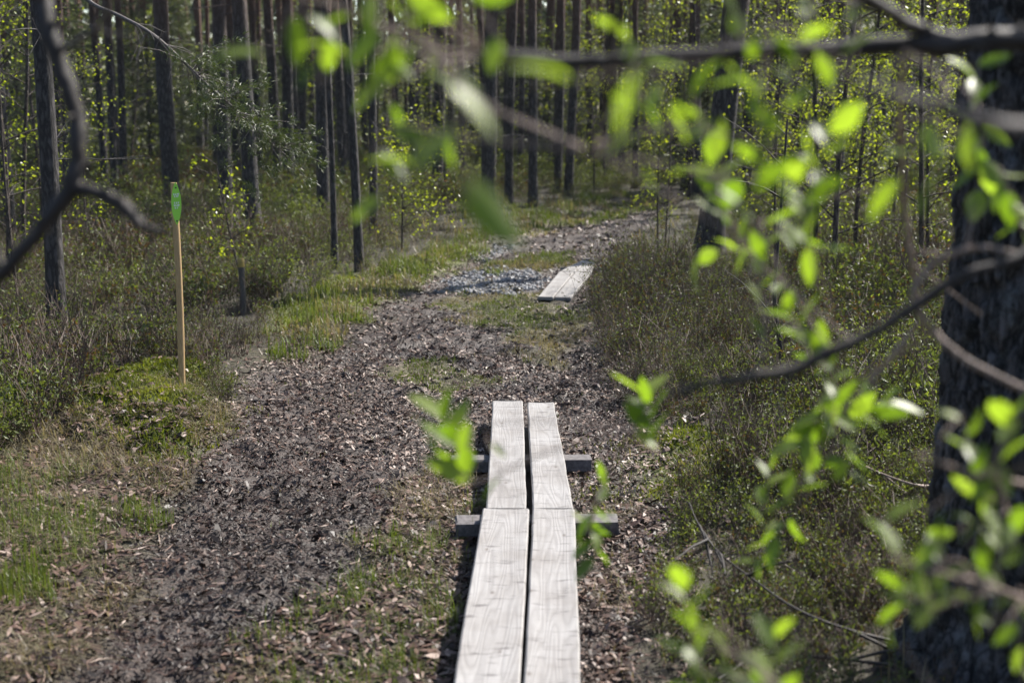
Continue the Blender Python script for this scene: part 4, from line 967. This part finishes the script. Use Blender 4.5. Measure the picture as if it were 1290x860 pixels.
limb(bs, 'branch', [J, at(125, 245, D1 - .01), at(150, 255, D1 - .02), at(163, 268, D1 - .03), at(180, 285, D1 - .04), at(208, 293, D1 - .05)], [.0105, .009, .0095, .0078, .0062, .004], M_limb)
limb(o_, 'twig', [at(77, 62, D1), at(100, 50, D1 - .08), at(125, 30, D1 - .14), at(140, 0, D1 - .2), at(148, -40, D1 - .24)], [.005, .0045, .004, .0035, .003], M_twig, 16)

wb = empty('willow_bush', (1.22, 1.75, 0), 'fresh green willow close to the camera, blurred leaves and dark branches over the right side', 'bush')
woff = np.array(wb.location)
def wl(name, pts, r, m=M_limb, n=30, parent=wb): return limb(parent, name, pts, r, m, n, woff)
BR = []
st, P = wl('stem', [(1.22, 1.75, -.05), (1.2, 1.74, .5), (1.12, 1.72, 1.0), (1.05, 1.7, 1.5), (1.0, 1.66, 2.0), (.95, 1.6, 2.6)], [.02, .018, .016, .014, .012, .007]); 
def arm(name, pts, r, m=M_limb, n=30):
    o, P = wl(name, pts, r, m, n); BR.append((o, P)); return o
b1 = arm('branch', [(1.02, 1.69, 1.78), at(1400, 50, 1.75), at(1290, 52, 1.74), at(1205, 56, 1.72), at(1060, 62, 1.72), at(950, 66, 1.7), at(850, 70, 1.7), at(750, 78, 1.68), at(650, 73, 1.66), at(606, 66, 1.65)], [.016, .016, .015, .014, .0105, .0095, .009, .009, .008, .004])
arm('branch', [at(1215, 58, 1.72), at(1150, 32, 1.7), at(1090, -2, 1.53), at(1000, -60, 1.45), at(860, -110, 1.3), at(700, -100, 1.15), at(560, -70, 1.05), at(470, -40, 1.0)], [.0095, .0085, .0075, .006, .005, .004, .003, .002])
arm('branch', [(1.1, 1.72, 1.2), at(1370, 300, 1.9), at(1290, 325, 1.86), at(1215, 345, 1.85), at(1150, 388, 1.85), at(1060, 438, 1.84), at(990, 466, 1.83), at(930, 478, 1.82), at(870, 487, 1.82), at(830, 505, 1.82), at(800, 540, 1.82)], [.010, .0075, .007, .0066, .0072, .0072, .0072, .006, .0045, .002, .0012])
arm('branch', [at(1290, 322, 1.86), at(1230, 312, 1.88), at(1180, 330, 1.9), at(1150, 372, 1.9), at(1175, 415, 1.9), at(1220, 455, 1.88), at(1300, 495, 1.85), at(1380, 530, 1.8)], [.003, .004, .005, .005, .005, .0048, .0045, .004], M_tan)
arm('branch', [(1.03, 1.7, 1.62), at(1420, 165, 1.25), at(1290, 160, 1.12), at(1215, 145, 1.08), at(1150, 125, 1.05), at(1080, 100, 1.02)], [.008, .007, .006, .005, .0035, .002], M_twig)
arm('branch', [at(1140, 64, 1.56), at(1134, 140, 1.9), at(1138, 240, 2.1), at(1148, 330, 2.15), at(1162, 400, 2.2)], [.003, .0045, .0045, .004, .003], M_tan)
arm('branch', [at(800, -110, 1.24), at(779, 0, 1.26), at(772, 80, 1.3), at(762, 145, 1.36), at(742, 190, 1.42)], [.0035, .004, .004, .0035, .002], M_limb)
arm('branch', [(1.12, 1.72, .95), at(1380, 640, 1.75), at(1290, 610, 1.65), at(1240, 600, 1.6), at(1190, 585, 1.55), at(1150, 570, 1.5)], [.007, .005, .0035, .003, .002, .0015], M_tan)
arm('branch', [(1.18, 1.74, .6), at(1370, 800, 1.7), at(1300, 760, 1.6), at(1240, 735, 1.55), at(1180, 720, 1.5), at(1120, 700, 1.45)], [.007, .005, .0035, .003, .002, .0015], M_tan)
arm('branch', [(1.2, 1.74, .45), at(1300, 960, 1.6), at(1150, 930, 1.6), at(1020, 890, 1.55), at(960, 850, 1.5), at(880, 790, 1.5)], [.007, .005, .004, .003, .002, .0015], M_tan)

def big_leaf(g, p, d, nrm, L_, W, rnd, curl=0.2):
    d = unit(d); s = unit(np.cross(d, nrm)); n_ = np.cross(s, d)
    t = np.linspace(0, 1, 7); wd = np.sin(math.pi * np.clip(t, 0.02, 0.985) ** 0.85) ** 0.85 * W / 2
    mid = p + d * (t * L_)[:, None] - n_ * (curl * L_ * t ** 2)[:, None]
    V = np.stack([mid - s * wd[:, None] + n_ * wd[:, None] * .35, mid, mid + s * wd[:, None] + n_ * wd[:, None] * .35], 1).reshape(-1, 3)
    Q = [[r * 3 + c, r * 3 + c + 1, r * 3 + c + 4, r * 3 + c + 3] for r in range(6) for c in range(2)]
    g.add(V, Q, rnd)
ALLB = np.vstack([P for _, P in BR])
BID = np.concatenate([np.full(len(P), i) for i, (_, P) in enumerate(BR)])
def cluster(px, py, d, n, size=0.05, dirpx=(0, -1), ext=0.05):
    gl = Geo(); gt = Geo()
    c = at(px, py, d) - woff; ax = unit(ray(px + dirpx[0] * 10, py + dirpx[1] * 10) - ray(px, py))
    base = c - ax * ext; tip = c + ax * ext
    i0 = np.argmin(np.linalg.norm(ALLB - base, axis=1)); b = ALLB[i0]; par = BR[BID[i0]][0]
    if 1:
        q = smoothpath(np.array([b, (b + base) / 2 + RNG.normal(0, .015, 3), base, c, tip]), 14); V, Q = tube(q, np.linspace(.0016, .0008, 14), 5); gt.add(V, Q)
    for k in range(n):
        f = (k + .5) / n; p = base + (tip - base) * f; ph = k * 2.4 + U(-.4, .4)
        pr_ = unit(np.cross(ax, [0.2, 1, 0.1])); pq = np.cross(ax, pr_)
        side = pr_ * math.cos(ph) + pq * math.sin(ph) * .8
        dd = unit(side * U(.6, 1.0) + ax * U(.4, 1.0)); nr = unit(np.array([U(-.5, .5), U(-.5, .3), 1.0]) + ax * .4)
        if U() < .3: nr = rdir(1)[0]
        L_ = size * U(.7, 1.15); big_leaf(gl, p, dd, nr, L_, L_ * U(.36, .5), U(0, 1), U(-.1, .35))
    V, Q, R = gt.get(); V2, Q2, R2 = gl.get();
    me = mesh('leafy_twig', np.vstack([V, V2]), np.vstack([Q, Q2 + len(V)]), np.concatenate([R, R2]), [M_tan, M_willow])
    mi = np.zeros(len(Q) + len(Q2), np.int32); mi[len(Q):] = 1; me.polygons.foreach_set('material_index', mi); link('leafy_twig', me, par)
CL = [(575, 565, 1.9, 11, 0.068, (-0.4, -0.8)), (625, 580, 2.0, 2, 0.045, (0.2, 0.8)), (748, 668, 2.3, 7, 0.056, (0, 0.9)), (752, 640, 2.35, 4, 0.05, (0.3, -0.9)), (818, 530, 2.2, 9, 0.066, (-0.2, -0.8)), (905, 235, 1.9, 8, 0.06, (-0.3, -0.9)), (915, 315, 2.1, 4, 0.065, (-0.9, 0.1)), (930, 290, 2.0, 4, 0.05, (-0.5, -0.8)), (960, 165, 1.45, 4, 0.05, (-0.2, -1)), (990, 120, 1.45, 4, 0.05, (0.2, -1)), (940, 60, 1.45, 4, 0.05, (-0.3, -1)), (1010, 40, 1.45, 4, 0.05, (0.2, -1)), (1060, 70, 1.45, 3, 0.05, (0.3, -1)), (1010, 265, 1.7, 8, 0.055, (-0.2, -1)), (1030, 215, 1.5, 7, 0.055, (0.3, -1)), (1000, 300, 1.9, 6, 0.055, (0.6, 0.3)), (890, 170, 1.5, 5, 0.055, (-0.4, -1)), (950, 240, 1.45, 3, 0.05, (0.1, -1)), (1015, 425, 2.0, 7, 0.06, (-0.5, -0.8)), (1050, 480, 2.0, 9, 0.05, (0, -1)), (1035, 525, 2.05, 10, 0.055, (-0.4, 0.6)), (1085, 520, 2.1, 10, 0.055, (0.8, -0.3)), (1060, 560, 2.05, 6, 0.05, (0.3, 1)), (960, 345, 2.0, 5, 0.05, (0.1, -1)), (970, 400, 2.0, 3, 0.05, (0.2, -1)), (965, 625, 2.2, 7, 0.055, (0.1, -1)), (975, 680, 2.2, 8, 0.055, (-0.5, 0.7)), (1015, 605, 2.2, 5, 0.05, (0.6, -0.7)), (1130, 700, 1.6, 8, 0.055, (-0.3, -1)), (1150, 750, 1.65, 7, 0.05, (-0.4, 0.4)), (1180, 720, 1.6, 6, 0.05, (0.2, -1)), (1225, 575, 1.6, 9, 0.05, (-0.3, -1)), (1265, 560, 1.6, 8, 0.05, (0.2, -1)), (1245, 630, 1.6, 9, 0.05, (-0.2, 0.8)), (1215, 665, 1.6, 6, 0.045, (-0.8, 0.3)), (1255, 740, 1.6, 9, 0.05, (0.1, -0.8)), (1200, 760, 1.6, 8, 0.05, (-0.7, 0.2)), (1270, 690, 1.55, 8, 0.05, (0.4, -0.6)), (1285, 800, 1.6, 7, 0.05, (0.1, 1)), (870, 790, 1.6, 7, 0.055, (-0.2, -1)), (880, 835, 1.65, 6, 0.05, (-0.3, 0.8)), (970, 850, 1.6, 7, 0.055, (0.2, -1)), (945, 862, 1.65, 5, 0.05, (-0.8, 0)), (1225, 120, 1.9, 5, 0.055, (0.2, -1)), (1235, 200, 1.95, 7, 0.055, (0, 1)), (1275, 255, 1.9, 7, 0.055, (0.3, 0.8)), (1200, 190, 1.45, 3, 0.05, (-0.5, 0.8)), (1150, 190, 1.45, 3, 0.05, (-0.4, 0.8)), (800, 95, 1.45, 4, 0.05, (-0.2, -1)), (835, 120, 1.45, 4, 0.05, (0.3, 0.8)), (810, 170, 1.45, 3, 0.05, (0, 1)), (575, 165, 1.0, 4, 0.062, (0.2, 1)), (760, 95, 1.0, 2, 0.055, (-0.9, 0.1)), (545, 185, 1.45, 3, 0.05, (-0.7, 0.6)), (480, 40, 1.45, 5, 0.05, (-0.2, 1)), (440, 20, 1.45, 5, 0.05, (-0.6, 0.8)), (490, 115, 1.5, 6, 0.055, (0.1, 1)), (515, 100, 1.5, 3, 0.05, (0.8, -0.2)), (465, 65, 1.45, 3, 0.05, (-0.9, 0.1)), (350, 45, 1.45, 3, 0.05, (-0.6, 0.7)), (395, 50, 1.45, 3, 0.05, (0.2, 1)), (545, 60, 1.45, 4, 0.05, (0.6, 0.6)), (480, 220, 1.45, 3, 0.05, (0, 1)), (610, 20, 1.45, 3, 0.05, (0.5, 0.8)), (520, 20, 1.45, 3, 0.05, (0.3, 1))]   # px, py, depth, n, size, direction
for c in CL:
    c = list(c)
    if c[0] > 1100 and c[1] > 540: c[3] = max(3, int(c[3] * .7))
    if 320 < c[0] < 640 and c[1] < 300: c[3] = max(2, int(c[3] * .75))
    c[4] *= 0.93
    cluster(*c)
for p in bpy.data.objects:
    if p.parent is None and 'label' in p and 'category' not in p: print('no category', p.name)
